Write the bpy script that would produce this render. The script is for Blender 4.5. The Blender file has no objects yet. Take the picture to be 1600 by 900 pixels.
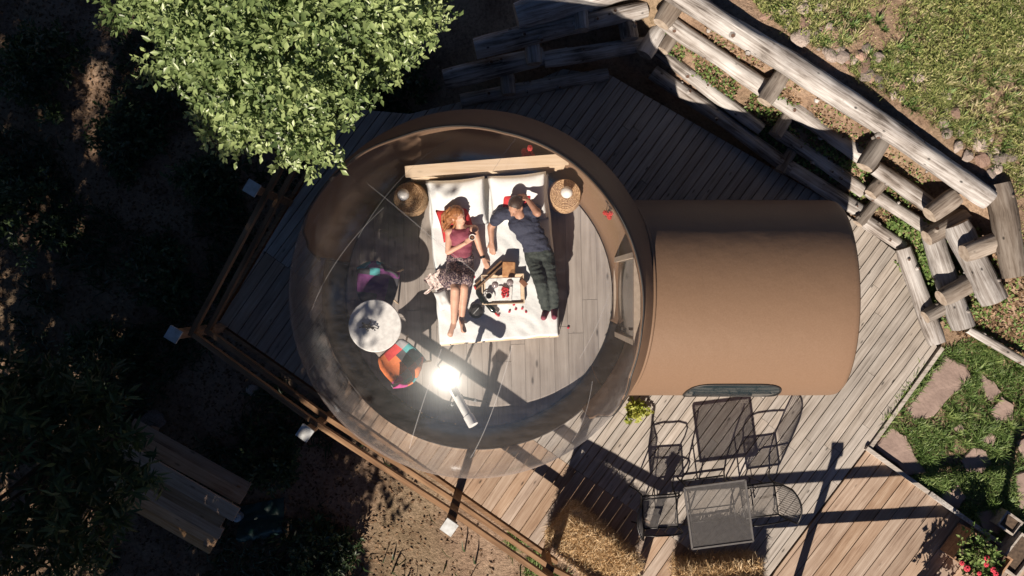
import bpy, bmesh, math, random
import numpy as np
from mathutils import Vector, Matrix, noise as mnoise

S = bpy.context.scene
COL = S.collection
R = math.radians
random.seed(7)
rng = np.random.default_rng(7)

# ------------------------------------------------------------------ camera, sky, sun, exposure
H = 10.2            # drone height above the deck (m)
F = 1244.0          # focal length in pixels of the 1600 px wide photograph
cam = bpy.data.cameras.new('camera')
cam.sensor_width = 36.0
cam.lens = 36.0 * F / 1600.0
cam.clip_start = 0.05
cam.clip_end = 2000
cam_o = bpy.data.objects.new('camera', cam)
cam_o.location = (0, 0, H)
COL.objects.link(cam_o)
S.camera = cam_o

SUN_EL = R(38.3)
SUN_DIR = Vector((-0.294 * math.cos(SUN_EL), -0.956 * math.cos(SUN_EL), math.sin(SUN_EL)))
world = bpy.data.worlds.new('World')
S.world = world
world.use_nodes = True
wn = world.node_tree
bg = wn.nodes['Background']
sky = wn.nodes.new('ShaderNodeTexSky')
sky.sky_type = 'NISHITA'
sky.sun_disc = False
sky.altitude = 3000; sky.air_density = 0.45; sky.dust_density = 0.2; sky.ozone_density = 2.5
sky.sun_elevation = SUN_EL
sky.sun_rotation = math.pi + math.atan2(0.294, 0.956)
wn.links.new(sky.outputs[0], bg.inputs[0])
bg.inputs[1].default_value = 0.05
sun = bpy.data.lights.new('sun', 'SUN')
sun.energy = 5.0
sun.angle = R(0.5)
sun.color = (1.0, 0.86, 0.71)
sun_o = bpy.data.objects.new('sun', sun)
sun_o.rotation_euler = SUN_DIR.to_track_quat('Z', 'Y').to_euler()
sun_o.location = SUN_DIR * 40
COL.objects.link(sun_o)
S.view_settings.view_transform = 'Standard'
S.view_settings.look = 'None'
S.view_settings.gamma = 1.0
S.view_settings.exposure = 0.8
S.render.engine = 'CYCLES'
S.cycles.use_denoising = True
S.cycles.max_bounces = 8
S.cycles.transparent_max_bounces = 24
S.cycles.caustics_reflective = False
S.cycles.caustics_refractive = False


def P(px, py, z=0.0):
    """Point of the place that the photograph shows at pixel (px, py), at height z above the deck."""
    d = H - z
    return Vector(((px - 800) / F * d, -(py - 450) / F * d, z))


# ------------------------------------------------------------------ helpers
def Wm(o):
    m = o.matrix_basis.copy()
    if o.parent:
        m = Wm(o.parent) @ o.matrix_parent_inverse @ m
    return m


def setparent(o, p):
    o.parent = p
    o.matrix_parent_inverse = Wm(p).inverted()


def tag(o, label=None, cat=None, group=None, kind=None):
    if label: o['label'] = label
    if cat: o['category'] = cat
    if group: o['group'] = group
    if kind: o['kind'] = kind
    return o


def empty(name, loc, label=None, cat=None, group=None, kind=None):
    o = bpy.data.objects.new(name, None)
    o.location = loc
    o.empty_display_size = 0.1
    COL.objects.link(o)
    return tag(o, label, cat, group, kind)


def link(name, me, m=None, parent=None):
    o = bpy.data.objects.new(name, me)
    COL.objects.link(o)
    if m is not None and not me.materials:
        for x in (m if isinstance(m, (list, tuple)) else [m]):
            me.materials.append(x)
    if parent is not None:
        setparent(o, parent)
    return o


def children(o):
    return [c for c in COL.objects if c.parent == o]


def copy_tree(o, parent=None):
    c = o.copy()
    COL.objects.link(c)
    if parent is not None:
        c.parent = parent
        c.matrix_parent_inverse = o.matrix_parent_inverse.copy()
    for ch in children(o):
        copy_tree(ch, c)
    return c


def np_mesh(name, v, f, tint=None, smooth=False):
    """v (N,3); f (M,k) all of one arity; tint: one value per vertex."""
    v = np.asarray(v, dtype=np.float32); f = np.asarray(f, dtype=np.int32)
    me = bpy.data.meshes.new(name)
    k = f.shape[1]
    me.vertices.add(len(v)); me.vertices.foreach_set('co', v.ravel())
    me.loops.add(f.size); me.loops.foreach_set('vertex_index', f.ravel())
    me.polygons.add(len(f))
    me.polygons.foreach_set('loop_start', np.arange(0, f.size, k, dtype=np.int32))
    me.polygons.foreach_set('loop_total', np.full(len(f), k, dtype=np.int32))
    if tint is not None:
        a = me.attributes.new('tint', 'FLOAT', 'POINT')
        a.data.foreach_set('value', np.asarray(tint, dtype=np.float32))
    me.update(calc_edges=True)
    me.validate()
    if smooth:
        me.polygons.foreach_set('use_smooth', np.ones(len(me.polygons), dtype=bool))
    return me


class MB:
    """Collects shapes into one mesh (world coordinates unless a matrix is given)."""
    def __init__(s):
        s.v = []; s.f = []; s.mi = []
        s.M = Matrix.Identity(4)

    def add(s, vs, fs, mi=0):
        n = len(s.v)
        s.v += [tuple(s.M @ Vector(p)) for p in vs]
        s.f += [tuple(i + n for i in q) for q in fs]
        s.mi += [mi] * len(fs)

    def box(s, c, size, rz=0, mi=0, rot=None):
        hx, hy, hz = size[0] / 2, size[1] / 2, size[2] / 2
        m = rot if rot is not None else Matrix.Rotation(rz, 3, 'Z')
        c = Vector(c)
        vs = [c + m @ Vector((x * hx, y * hy, z * hz)) for x, y, z in
              ((-1, -1, -1), (1, -1, -1), (1, 1, -1), (-1, 1, -1), (-1, -1, 1), (1, -1, 1), (1, 1, 1), (-1, 1, 1))]
        s.add(vs, [(0, 3, 2, 1), (4, 5, 6, 7), (0, 1, 5, 4), (1, 2, 6, 5), (2, 3, 7, 6), (3, 0, 4, 7)], mi)

    def bar(s, a, b, w, h, mi=0, up=(0, 0, 1)):
        """box beam from a to b, w wide sideways, h along up"""
        a = Vector(a); b = Vector(b); d = (b - a)
        L = d.length; x = d / L
        y = Vector(up).cross(x)
        if y.length < 1e-4: y = Vector((0, 1, 0)).cross(x)
        y.normalize(); z = x.cross(y)
        m = Matrix((x, y, z)).transposed()
        s.box((a + b) / 2, (L, w, h), rot=m, mi=mi)

    def tube(s, pts, r, n=8, cap=True, mi=0, mi_cap=None):
        pts = [Vector(p) for p in pts]
        rs = r if isinstance(r, (list, tuple)) else [r] * len(pts)
        vs = []; fs = []
        ref = None
        for i, p in enumerate(pts):
            t = (pts[min(i + 1, len(pts) - 1)] - pts[max(i - 1, 0)]).normalized()
            if ref is None:
                ref = Vector((0, 0, 1)) if abs(t.z) < 0.9 else Vector((1, 0, 0))
            a = (ref - t * ref.dot(t))
            if a.length < 1e-5: a = Vector((1, 0, 0)).cross(t)
            a.normalize(); b = t.cross(a); ref = a
            for k in range(n):
                q = 2 * math.pi * k / n
                vs.append(p + (a * math.cos(q) + b * math.sin(q)) * rs[i])
        for i in range(len(pts) - 1):
            for k in range(n):
                k2 = (k + 1) % n
                fs.append((i * n + k, i * n + k2, (i + 1) * n + k2, (i + 1) * n + k))
        s.add(vs, fs, mi)
        if cap:
            m = len(s.v) - len(vs)
            s.f.append(tuple(m + k for k in reversed(range(n)))); s.mi.append(mi if mi_cap is None else mi_cap)
            q = m + (len(pts) - 1) * n
            s.f.append(tuple(q + k for k in range(n))); s.mi.append(mi if mi_cap is None else mi_cap)

    def lathe(s, c, prof, n=24, mi=0, sx=1, sy=1):
        c = Vector(c); vs = []; fs = []
        for r, z in prof:
            for k in range(n):
                q = 2 * math.pi * k / n
                vs.append(c + Vector((math.cos(q) * r * sx, math.sin(q) * r * sy, z)))
        for i in range(len(prof) - 1):
            for k in range(n):
                k2 = (k + 1) % n
                fs.append((i * n + k, i * n + k2, (i + 1) * n + k2, (i + 1) * n + k))
        if prof[0][0] > 1e-4: fs.append(tuple(reversed(range(n))))
        if prof[-1][0] > 1e-4: fs.append(tuple((len(prof) - 1) * n + k for k in range(n)))
        s.add(vs, fs, mi)

    def ball(s, c, r, rot=None, nu=14, nv=9, mi=0):
        c = Vector(c)
        r = Vector(r) if isinstance(r, (tuple, list, Vector)) else Vector((r, r, r))
        vs = []; fs = []
        for j in range(nv + 1):
            th = math.pi * j / nv
            for i in range(nu):
                ph = 2 * math.pi * i / nu
                p = Vector((math.sin(th) * math.cos(ph) * r.x, math.sin(th) * math.sin(ph) * r.y, math.cos(th) * r.z))
                if rot is not None: p = rot @ p
                vs.append(c + p)
        for j in range(nv):
            for i in range(nu):
                i2 = (i + 1) % nu
                if j == 0: fs.append((i, nu + i, nu + i2))
                elif j == nv - 1: fs.append((j * nu + i, (j + 1) * nu + i, j * nu + i2))
                else: fs.append((j * nu + i, (j + 1) * nu + i, (j + 1) * nu + i2, j * nu + i2))
        s.add(vs, fs, mi)

    def capsule(s, a, b, ra, rb, flat=1.0):
        a = Vector(a); b = Vector(b)
        n = max(2, int((b - a).length / (max(ra, rb) * 0.6)) + 1)
        s.tube([a.lerp(b, i / n) for i in range(n + 1)], [ra + (rb - ra) * i / n for i in range(n + 1)], 12)
        s.ball(a, ra, nu=12, nv=8); s.ball(b, rb, nu=12, nv=8)

    def prism(s, poly, z0, z1, mi=0):
        n = len(poly)
        vs = [(p[0], p[1], z0) for p in poly] + [(p[0], p[1], z1) for p in poly]
        fs = [tuple(reversed(range(n))), tuple(range(n, 2 * n))]
        fs += [(i, (i + 1) % n, n + (i + 1) % n, n + i) for i in range(n)]
        s.add(vs, fs, mi)

    def mesh(s, name, smooth=False):
        me = bpy.data.meshes.new(name)
        me.from_pydata(s.v, [], s.f)
        if any(s.mi):
            me.polygons.foreach_set('material_index', s.mi)
        if smooth:
            me.polygons.foreach_set('use_smooth', [True] * len(me.polygons))
        bm = bmesh.new(); bm.from_mesh(me)
        bmesh.ops.remove_doubles(bm, verts=bm.verts, dist=1e-6)
        bmesh.ops.recalc_face_normals(bm, faces=bm.faces)
        bm.to_mesh(me); bm.free()
        me.update()
        return me

    def build(s, name, m, parent=None, smooth=False, sharp=None, origin=None):
        me = s.mesh(name, smooth)
        if origin is not None:
            me.transform(Matrix.Translation(-Vector(origin)))
        o = bpy.data.objects.new(name, me)
        COL.objects.link(o)
        for x in (m if isinstance(m, (list, tuple)) else [m]):
            me.materials.append(x)
        if origin is not None:
            o.location = origin
        if parent is not None: setparent(o, parent)
        if smooth and sharp:
            me.set_sharp_from_angle(angle=R(sharp))
        return o


def bake(o, *mods):
    """apply modifiers given as (type, {props}) and keep a plain mesh"""
    for t, props in mods:
        md = o.modifiers.new(t, t)
        for k, v in props.items(): setattr(md, k, v)
    dg = bpy.context.evaluated_depsgraph_get()
    me = bpy.data.meshes.new_from_object(o.evaluated_get(dg))
    mats = list(o.data.materials)
    o.modifiers.clear()
    old = o.data
    o.data = me
    if not me.materials:
        for m in mats: me.materials.append(m)
    bpy.data.meshes.remove(old)
    me.polygons.foreach_set('use_smooth', [True] * len(me.polygons))
    return o


# ------------------------------------------------------------------ materials
def nodes(name):
    m = bpy.data.materials.new(name); m.use_nodes = True
    nt = m.node_tree
    return m, nt, nt.nodes, nt.links, nt.nodes['Principled BSDF']


def ramp(N, stops):
    r = N.new('ShaderNodeValToRGB')
    e = r.color_ramp.elements
    while len(e) < len(stops): e.new(0.5)
    for x, (p, c) in zip(e, stops):
        x.position = p; x.color = (*c, 1)
    return r


def hsv_rand(N, L, col_out, amount, hue=0.0):
    oi = N.new('ShaderNodeObjectInfo')
    mr = N.new('ShaderNodeMapRange'); mr.inputs[3].default_value = 1 - amount; mr.inputs[4].default_value = 1 + amount
    L.new(oi.outputs['Random'], mr.inputs[0])
    h = N.new('ShaderNodeHueSaturation')
    L.new(mr.outputs[0], h.inputs['Value']); L.new(col_out, h.inputs['Color'])
    if hue:
        m2 = N.new('ShaderNodeMath'); m2.operation = 'MULTIPLY_ADD'
        fr = N.new('ShaderNodeMath'); fr.operation = 'MULTIPLY'; fr.inputs[1].default_value = 17.3
        fc = N.new('ShaderNodeMath'); fc.operation = 'FRACT'
        L.new(oi.outputs['Random'], fr.inputs[0]); L.new(fr.outputs[0], fc.inputs[0])
        L.new(fc.outputs[0], m2.inputs[0]); m2.inputs[1].default_value = hue; m2.inputs[2].default_value = 1.0 - hue / 2
        L.new(m2.outputs[0], h.inputs['Saturation'])
    return h.outputs[0]


def wood(name, stops, stretch=(1.3, 26, 26), rand=0.2, rough=0.75, knots=0.5, bump=0.25, sat=0.0, kscale=(2.4, 7, 3), big=0.5):
    """grain along the stretch axis, blotches, dark knots, a tone of its own for every object"""
    m, nt, N, L, B = nodes(name)
    tc = N.new('ShaderNodeTexCoord'); oi = N.new('ShaderNodeObjectInfo')
    mu = N.new('ShaderNodeMath'); mu.operation = 'MULTIPLY'; mu.inputs[1].default_value = 71.0
    L.new(oi.outputs['Random'], mu.inputs[0])
    ad = N.new('ShaderNodeVectorMath'); ad.operation = 'ADD'
    L.new(tc.outputs['Object'], ad.inputs[0]); L.new(mu.outputs[0], ad.inputs[1])
    mp = N.new('ShaderNodeMapping'); mp.inputs['Scale'].default_value = stretch
    L.new(ad.outputs[0], mp.inputs[0])
    n1 = N.new('ShaderNodeTexNoise'); n1.inputs['Scale'].default_value = 1.0; n1.inputs['Detail'].default_value = 6
    n1.inputs['Roughness'].default_value = 0.65; n1.inputs['Distortion'].default_value = 0.6
    L.new(mp.outputs[0], n1.inputs[0])
    n2 = N.new('ShaderNodeTexNoise'); n2.inputs['Scale'].default_value = 2.2; n2.inputs['Detail'].default_value = 4
    L.new(ad.outputs[0], n2.inputs[0])
    mx = N.new('ShaderNodeMath'); mx.operation = 'MULTIPLY_ADD'; mx.inputs[1].default_value = big; mx.inputs[2].default_value = -big / 2
    L.new(n2.outputs[0], mx.inputs[0])
    sm = N.new('ShaderNodeMath'); sm.operation = 'ADD'
    L.new(n1.outputs[0], sm.inputs[0]); L.new(mx.outputs[0], sm.inputs[1])
    rp = ramp(N, stops); L.new(sm.outputs[0], rp.inputs[0])
    out = hsv_rand(N, L, rp.outputs[0], rand, sat)
    if knots > 0:
        mk = N.new('ShaderNodeMapping'); mk.inputs['Scale'].default_value = kscale
        L.new(ad.outputs[0], mk.inputs[0])
        vo = N.new('ShaderNodeTexVoronoi'); vo.inputs['Scale'].default_value = 1.0
        L.new(mk.outputs[0], vo.inputs[0])
        mr = N.new('ShaderNodeMapRange'); mr.inputs[1].default_value = 0.05; mr.inputs[2].default_value = 0.13
        mr.inputs[3].default_value = 1 - knots; mr.inputs[4].default_value = 1.0
        L.new(vo.outputs['Distance'], mr.inputs[0])
        mm = N.new('ShaderNodeMix'); mm.data_type = 'RGBA'; mm.blend_type = 'MULTIPLY'; mm.inputs[0].default_value = 1
        L.new(out, mm.inputs[6]); L.new(mr.outputs[0], mm.inputs[7])
        out = mm.outputs[2]
    L.new(out, B.inputs['Base Color'])
    B.inputs['Roughness'].default_value = rough
    B.inputs['Specular IOR Level'].default_value = 0.25
    bp = N.new('ShaderNodeBump'); bp.inputs['Strength'].default_value = bump; bp.inputs['Distance'].default_value = 0.01
    L.new(n1.outputs[0], bp.inputs['Height']); L.new(bp.outputs[0], B.inputs['Normal'])
    return m


def plain(name, c, rough=0.6, metal=0.0, c2=None, scale=20, bump=0.0, rand=0.0, spec=0.5, detail=4, stops=None, bscale=None, dist=0.01, mid=(0.35, 0.65)):
    m, nt, N, L, B = nodes(name)
    B.inputs['Roughness'].default_value = rough; B.inputs['Metallic'].default_value = metal
    B.inputs['Specular IOR Level'].default_value = spec
    tc = N.new('ShaderNodeTexCoord')
    n = N.new('ShaderNodeTexNoise'); n.inputs['Scale'].default_value = scale; n.inputs['Detail'].default_value = detail
    L.new(tc.outputs['Object'], n.inputs[0])
    c2 = c2 or tuple(x * 0.8 for x in c)
    rp = ramp(N, stops or [(mid[0], c), (mid[1], c2)])
    L.new(n.outputs[0], rp.inputs[0])
    out = rp.outputs[0]
    if rand: out = hsv_rand(N, L, out, rand)
    L.new(out, B.inputs['Base Color'])
    if bump:
        nb = n
        if bscale:
            nb = N.new('ShaderNodeTexNoise'); nb.inputs['Scale'].default_value = bscale; nb.inputs['Detail'].default_value = 3
            L.new(tc.outputs['Object'], nb.inputs[0])
        bp = N.new('ShaderNodeBump'); bp.inputs['Strength'].default_value = bump; bp.inputs['Distance'].default_value = dist
        L.new(nb.outputs[0], bp.inputs['Height']); L.new(bp.outputs[0], B.inputs['Normal'])
    return m


def leafy(name, stops, rough=0.45, transl=0.25, spec=0.4):
    m, nt, N, L, B = nodes(name)
    at = N.new('ShaderNodeAttribute'); at.attribute_name = 'tint'
    rp = ramp(N, stops); L.new(at.outputs['Fac'], rp.inputs[0])
    L.new(rp.outputs[0], B.inputs['Base Color']); B.inputs['Roughness'].default_value = rough
    B.inputs['Specular IOR Level'].default_value = spec
    tr = N.new('ShaderNodeBsdfTranslucent'); L.new(rp.outputs[0], tr.inputs[0])
    mx = N.new('ShaderNodeMixShader'); mx.inputs[0].default_value = transl
    L.new(B.outputs[0], mx.inputs[1]); L.new(tr.outputs[0], mx.inputs[2])
    L.new(mx.outputs[0], N['Material Output'].inputs[0])
    return m


def film(name):
    """thin clear plastic: see-through, mirror-like at grazing angles, a little dust, with haze and glare put in"""
    m, nt, N, L, B = nodes(name)
    N.remove(B)
    lw = N.new('ShaderNodeLayerWeight'); lw.inputs[0].default_value = 0.5
    pw = N.new('ShaderNodeMath'); pw.operation = 'POWER'; pw.inputs[1].default_value = 4.0
    L.new(lw.outputs['Facing'], pw.inputs[0])
    ma = N.new('ShaderNodeMath'); ma.operation = 'MULTIPLY_ADD'; ma.inputs[1].default_value = 0.7; ma.inputs[2].default_value = 0.038
    L.new(pw.outputs[0], ma.inputs[0])
    tr = N.new('ShaderNodeBsdfTransparent'); tr.inputs[0].default_value = (0.95, 0.955, 0.96, 1)
    gl = N.new('ShaderNodeBsdfGlossy'); gl.inputs[1].default_value = 0.16; gl.inputs[0].default_value = (0.92, 0.95, 1, 1)
    tc = N.new('ShaderNodeTexCoord')
    nz = N.new('ShaderNodeTexNoise'); nz.inputs['Scale'].default_value = 1.6; nz.inputs['Detail'].default_value = 2
    L.new(tc.outputs['Object'], nz.inputs[0])
    bp = N.new('ShaderNodeBump'); bp.inputs['Strength'].default_value = 0.12; bp.inputs['Distance'].default_value = 0.05
    L.new(nz.outputs[0], bp.inputs['Height']); L.new(bp.outputs[0], gl.inputs['Normal'])
    m1 = N.new('ShaderNodeMixShader')
    L.new(ma.outputs[0], m1.inputs[0]); L.new(tr.outputs[0], m1.inputs[1]); L.new(gl.outputs[0], m1.inputs[2])
    gw = N.new('ShaderNodeBsdfGlossy'); gw.inputs[1].default_value = 0.42; gw.inputs[0].default_value = (0.85, 0.96, 1, 1)   # broad tinted gloss added for the glare halo round the sun glint
    m0 = N.new('ShaderNodeMixShader'); m0.inputs[0].default_value = 0.022
    L.new(m1.outputs[0], m0.inputs[1]); L.new(gw.outputs[0], m0.inputs[2]); m1 = m0
    df = N.new('ShaderNodeBsdfDiffuse'); df.inputs[0].default_value = (0.62, 0.58, 0.6, 1)
    mp = N.new('ShaderNodeMapping'); mp.inputs['Scale'].default_value = (3, 9, 3); mp.inputs['Rotation'].default_value = (0.3, 0.2, 0.9)
    L.new(tc.outputs['Object'], mp.inputs[0])
    nd = N.new('ShaderNodeTexNoise'); nd.inputs['Scale'].default_value = 1.5; nd.inputs['Detail'].default_value = 7; nd.inputs['Roughness'].default_value = 0.7
    L.new(mp.outputs[0], nd.inputs[0])
    mr = N.new('ShaderNodeMapRange'); mr.inputs[1].default_value = 0.4; mr.inputs[2].default_value = 0.75
    mr.inputs[3].default_value = 0.002; mr.inputs[4].default_value = 0.032
    L.new(nd.outputs[0], mr.inputs[0])
    f3 = N.new('ShaderNodeMath'); f3.operation = 'MULTIPLY_ADD'; f3.inputs[1].default_value = 0.09
    p2 = N.new('ShaderNodeMath'); p2.operation = 'POWER'; p2.inputs[1].default_value = 3
    L.new(lw.outputs['Facing'], p2.inputs[0]); L.new(p2.outputs[0], f3.inputs[0]); L.new(mr.outputs[0], f3.inputs[2])
    m2 = N.new('ShaderNodeMixShader')
    L.new(f3.outputs[0], m2.inputs[0]); L.new(m1.outputs[0], m2.inputs[1]); L.new(df.outputs[0], m2.inputs[2])
    L.new(m2.outputs[0], N['Material Output'].inputs[0])
    return m


def seethrough(name, c, fac):
    m, nt, N, L, B = nodes(name)
    B.inputs['Base Color'].default_value = (*c, 1); B.inputs['Roughness'].default_value = 0.15
    tr = N.new('ShaderNodeBsdfTransparent')
    mx = N.new('ShaderNodeMixShader'); mx.inputs[0].default_value = fac
    L.new(tr.outputs[0], mx.inputs[1]); L.new(B.outputs[0], mx.inputs[2]); L.new(mx.outputs[0], N['Material Output'].inputs[0])
    return m


M = {}
M['deck'] = wood('deck_wood', [(0.25, (0.16, 0.142, 0.127)), (0.42, (0.29, 0.263, 0.237)), (0.58, (0.365, 0.336, 0.308)), (0.75, (0.45, 0.42, 0.391))], stretch=(1.6, 35.7, 37.4), rand=0.1, sat=0.35, knots=0.75, kscale=(3.2, 9.45, 3.3), bump=.5)
M['deck_brown'] = wood('deck_brown_wood', [(0.25, (0.16, 0.11, 0.0825)), (0.42, (0.27, 0.2, 0.154)), (0.58, (0.33, 0.257, 0.204)), (0.75, (0.42, 0.347, 0.286))], stretch=(1.6, 31.5, 33), rand=0.14, sat=0.5, knots=0.75, kscale=(3, 8.4, 3.3), bump=.5)
M['floor'] = wood('floor_wood', [(0.25, (0.2, 0.185, 0.18)), (0.5, (0.3, 0.285, 0.28)), (0.75, (0.38, 0.365, 0.36))], stretch=(14, 1.0, 14), rand=0.1, knots=0.4, kscale=(6, 2, 3), rough=0.5, bump=0.08)
M['log'] = wood('weathered_log', [(0.28, (0.07, 0.0578, 0.0495)), (0.42, (0.22, 0.2, 0.187)), (0.56, (0.34, 0.326, 0.319)), (0.72, (0.47, 0.462, 0.457))], stretch=(30, 31.5, 1.65), rand=0.16, sat=0.5, knots=0.85, kscale=(7, 7.35, 4.95), bump=1.0, big=0.75)
M['log_brown'] = wood('brown_log', [(0.25, (0.06, 0.0473, 0.0396)), (0.45, (0.16, 0.137, 0.119)), (0.7, (0.29, 0.263, 0.237))], stretch=(24, 25.2, 1.76), rand=0.2, sat=0.5, knots=0.8, kscale=(7, 7.35, 4.95), bump=1.0, big=0.7)
M['log_end'] = plain('log_end_grain', (0.42, 0.36, 0.3), 0.85, c2=(0.25, 0.2, 0.16), scale=14, bump=0.3)
M['rail'] = wood('rail_wood', [(0.25, (0.10, 0.055, 0.03)), (0.5, (0.2, 0.115, 0.062)), (0.75, (0.3, 0.19, 0.11))], rand=0.15, knots=0.3)
M['shed'] = wood('shed_board', [(0.25, (0.2, 0.11, 0.055)), (0.5, (0.4, 0.26, 0.155)), (0.75, (0.5, 0.36, 0.25))], rand=0.25, sat=0.5, knots=0.5)
M['cap'] = plain('zinc_cap', (0.5, 0.53, 0.55), 0.5, 0.4, c2=(.36, .37, .37), scale=14)
M['tan'] = plain('tan_canvas', (0.182, 0.118, 0.08), 0.5, c2=(0.166, 0.106, 0.07), scale=70, spec=0.14, bump=0.12, bscale=4.5, dist=0.05, detail=8)
M['film'] = film('clear_film')
M['seam'] = seethrough('welded_seam', (0.6, 0.6, 0.62), 0.2)
M['black'] = plain('black_rubber', (0.018, 0.017, 0.017), 0.55)
M['skirt'] = plain('dark_skirt', (0.021, 0.0189, 0.0196), 0.7, c2=(0.0154, 0.014, 0.014), scale=12, bump=0.1)
M['glass'] = plain('dark_window', (0.02, 0.03, 0.035), 0.08)
M['white'] = plain('white_paint', (0.78, 0.78, 0.77), 0.35)
M['door'] = plain('door_frame_paint', (0.4, 0.33, 0.27), 0.5)
M['linen'] = plain('white_linen', (0.74, 0.77, 0.78), 0.9, c2=(0.68, 0.71, 0.73), scale=60, bump=0.35, bscale=30, dist=0.008)
M['pillow'] = plain('pillow_cotton', (0.72, 0.74, 0.75), 0.9, c2=(0.67, 0.69, 0.7), scale=30, bump=0.2, bscale=12)
M['pine'] = wood('pine_board', [(0.25, (0.52, 0.38, 0.25)), (0.5, (0.65, 0.52, 0.38)), (0.75, (0.72, 0.6, 0.47))], rand=0.08, knots=0.35)
M['red'] = plain('red_fabric', (0.5, 0.025, 0.03), 0.8, bump=0.2, bscale=60)
M['rattan'] = plain('woven_rattan', (0.55, 0.38, 0.23), 0.7, c2=(0.24, 0.14, 0.07), scale=60, bump=0.8, spec=0.3)
M['metal'] = plain('black_steel', (0.02, 0.02, 0.022), 0.4, 0.6)
M['mesh'] = plain('grey_steel_mesh', (0.13, 0.125, 0.125), 0.5, 0.3)
M['skin'] = plain('skin', (0.58, 0.35, 0.25), 0.5, c2=(0.5, 0.28, 0.2), scale=12, spec=0.35)
M['skin2'] = plain('tanned_skin', (0.42, 0.235, 0.16), 0.5, c2=(0.34, 0.18, 0.12), scale=25, spec=0.35)
M['navy'] = plain('navy_cotton', (0.022, 0.026, 0.05), 0.85, c2=(0.03, 0.034, 0.06), scale=40, bump=0.6, bscale=16, dist=0.03)
M['trouser'] = plain('dark_green_trousers', (0.02, 0.028, 0.025), 0.85, c2=(0.04, 0.05, 0.044), scale=24, bump=0.6, bscale=18, dist=0.03)
M['maroon'] = plain('maroon_cotton', (0.2, 0.035, 0.065), 0.8, c2=(0.26, 0.06, 0.09), scale=18, bump=0.4, bscale=18, dist=0.02)
M['skirtprint'] = plain('printed_skirt', (0.03, 0.02, 0.03), 0.8, scale=55, stops=[(0.4, (0.025, 0.018, 0.035)), (0.52, (0.1, 0.05, 0.07)), (0.58, (0.5, 0.4, 0.36)), (0.66, (0.06, 0.03, 0.04))], bump=0.4, bscale=20)
M['hair'] = wood('auburn_hair', [(0.25, (0.1, 0.035, 0.014)), (0.5, (0.3, 0.12, 0.045)), (0.75, (0.5, 0.25, 0.1))], stretch=(60, 8, 60), rand=0, knots=0, rough=0.45, bump=0.8, big=0.4)
M['darkhair'] = plain('dark_hair', (0.035, 0.02, 0.014), 0.5, c2=(0.07, 0.04, 0.025), scale=90, bump=0.5)
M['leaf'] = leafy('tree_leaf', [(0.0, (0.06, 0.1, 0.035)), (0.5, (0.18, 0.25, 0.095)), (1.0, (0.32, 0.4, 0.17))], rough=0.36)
M['leaf_shade'] = leafy('shade_toned_leaf', [(0.0, (0.02, 0.04, 0.015)), (0.6, (0.035, 0.065, 0.022)), (1.0, (0.07, 0.11, 0.04))])  # deep shade of the grove put into the leaf colour
M['grass_dry'] = leafy('meadow_blade', [(0.0, (0.103, 0.145, 0.0443)), (0.4, (0.253, 0.296, 0.0949)), (0.7, (0.425, 0.422, 0.19)), (1.0, (0.575, 0.507, 0.342))], rough=0.6, spec=0.2)
M['grass'] = leafy('lawn_blade', [(0.0, (0.05, 0.0945, 0.0242)), (0.5, (0.12, 0.2, 0.055)), (1.0, (0.27, 0.347, 0.121))], rough=0.5, spec=0.3)
M['litter'] = leafy('dead_leaf', [(0.0, (0.055, 0.033, 0.022)), (0.5, (0.154, 0.099, 0.0605)), (1.0, (0.363, 0.253, 0.165))], rough=0.8, transl=0.05, spec=0.1)
M['straw'] = leafy('straw_stalk', [(0.0, (0.3, 0.179, 0.077)), (0.5, (0.62, 0.441, 0.242)), (1.0, (0.8, 0.672, 0.462))], rough=0.5, transl=0.15)
M['bark'] = plain('bark', (0.09, 0.065, 0.045), 0.9, c2=(0.04, 0.03, 0.022), scale=16, bump=0.8)
M['stone'] = plain('field_stone', (0.2, 0.16, 0.14), 0.9, c2=(0.36, 0.31, 0.28), scale=9, bump=0.6, bscale=30, rand=0.45)
M['stone_red'] = plain('reddish_field_stone', (0.24, 0.14, 0.11), 0.9, c2=(0.36, 0.26, 0.21), scale=9, bump=0.6, bscale=30, rand=0.4)
M['knot'] = plain('branch_knot', (0.09, 0.05, 0.035), 0.9, scale=30)
M['flag'] = plain('flagstone', (0.3, 0.226, 0.198), 0.9, c2=(0.22, 0.163, 0.143), scale=5, detail=8, bump=0.7, bscale=24, rand=0.12)
M['soil'] = plain('soil', (0.1, 0.07, 0.05), 0.95, c2=(0.05, 0.034, 0.024), scale=30)


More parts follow.
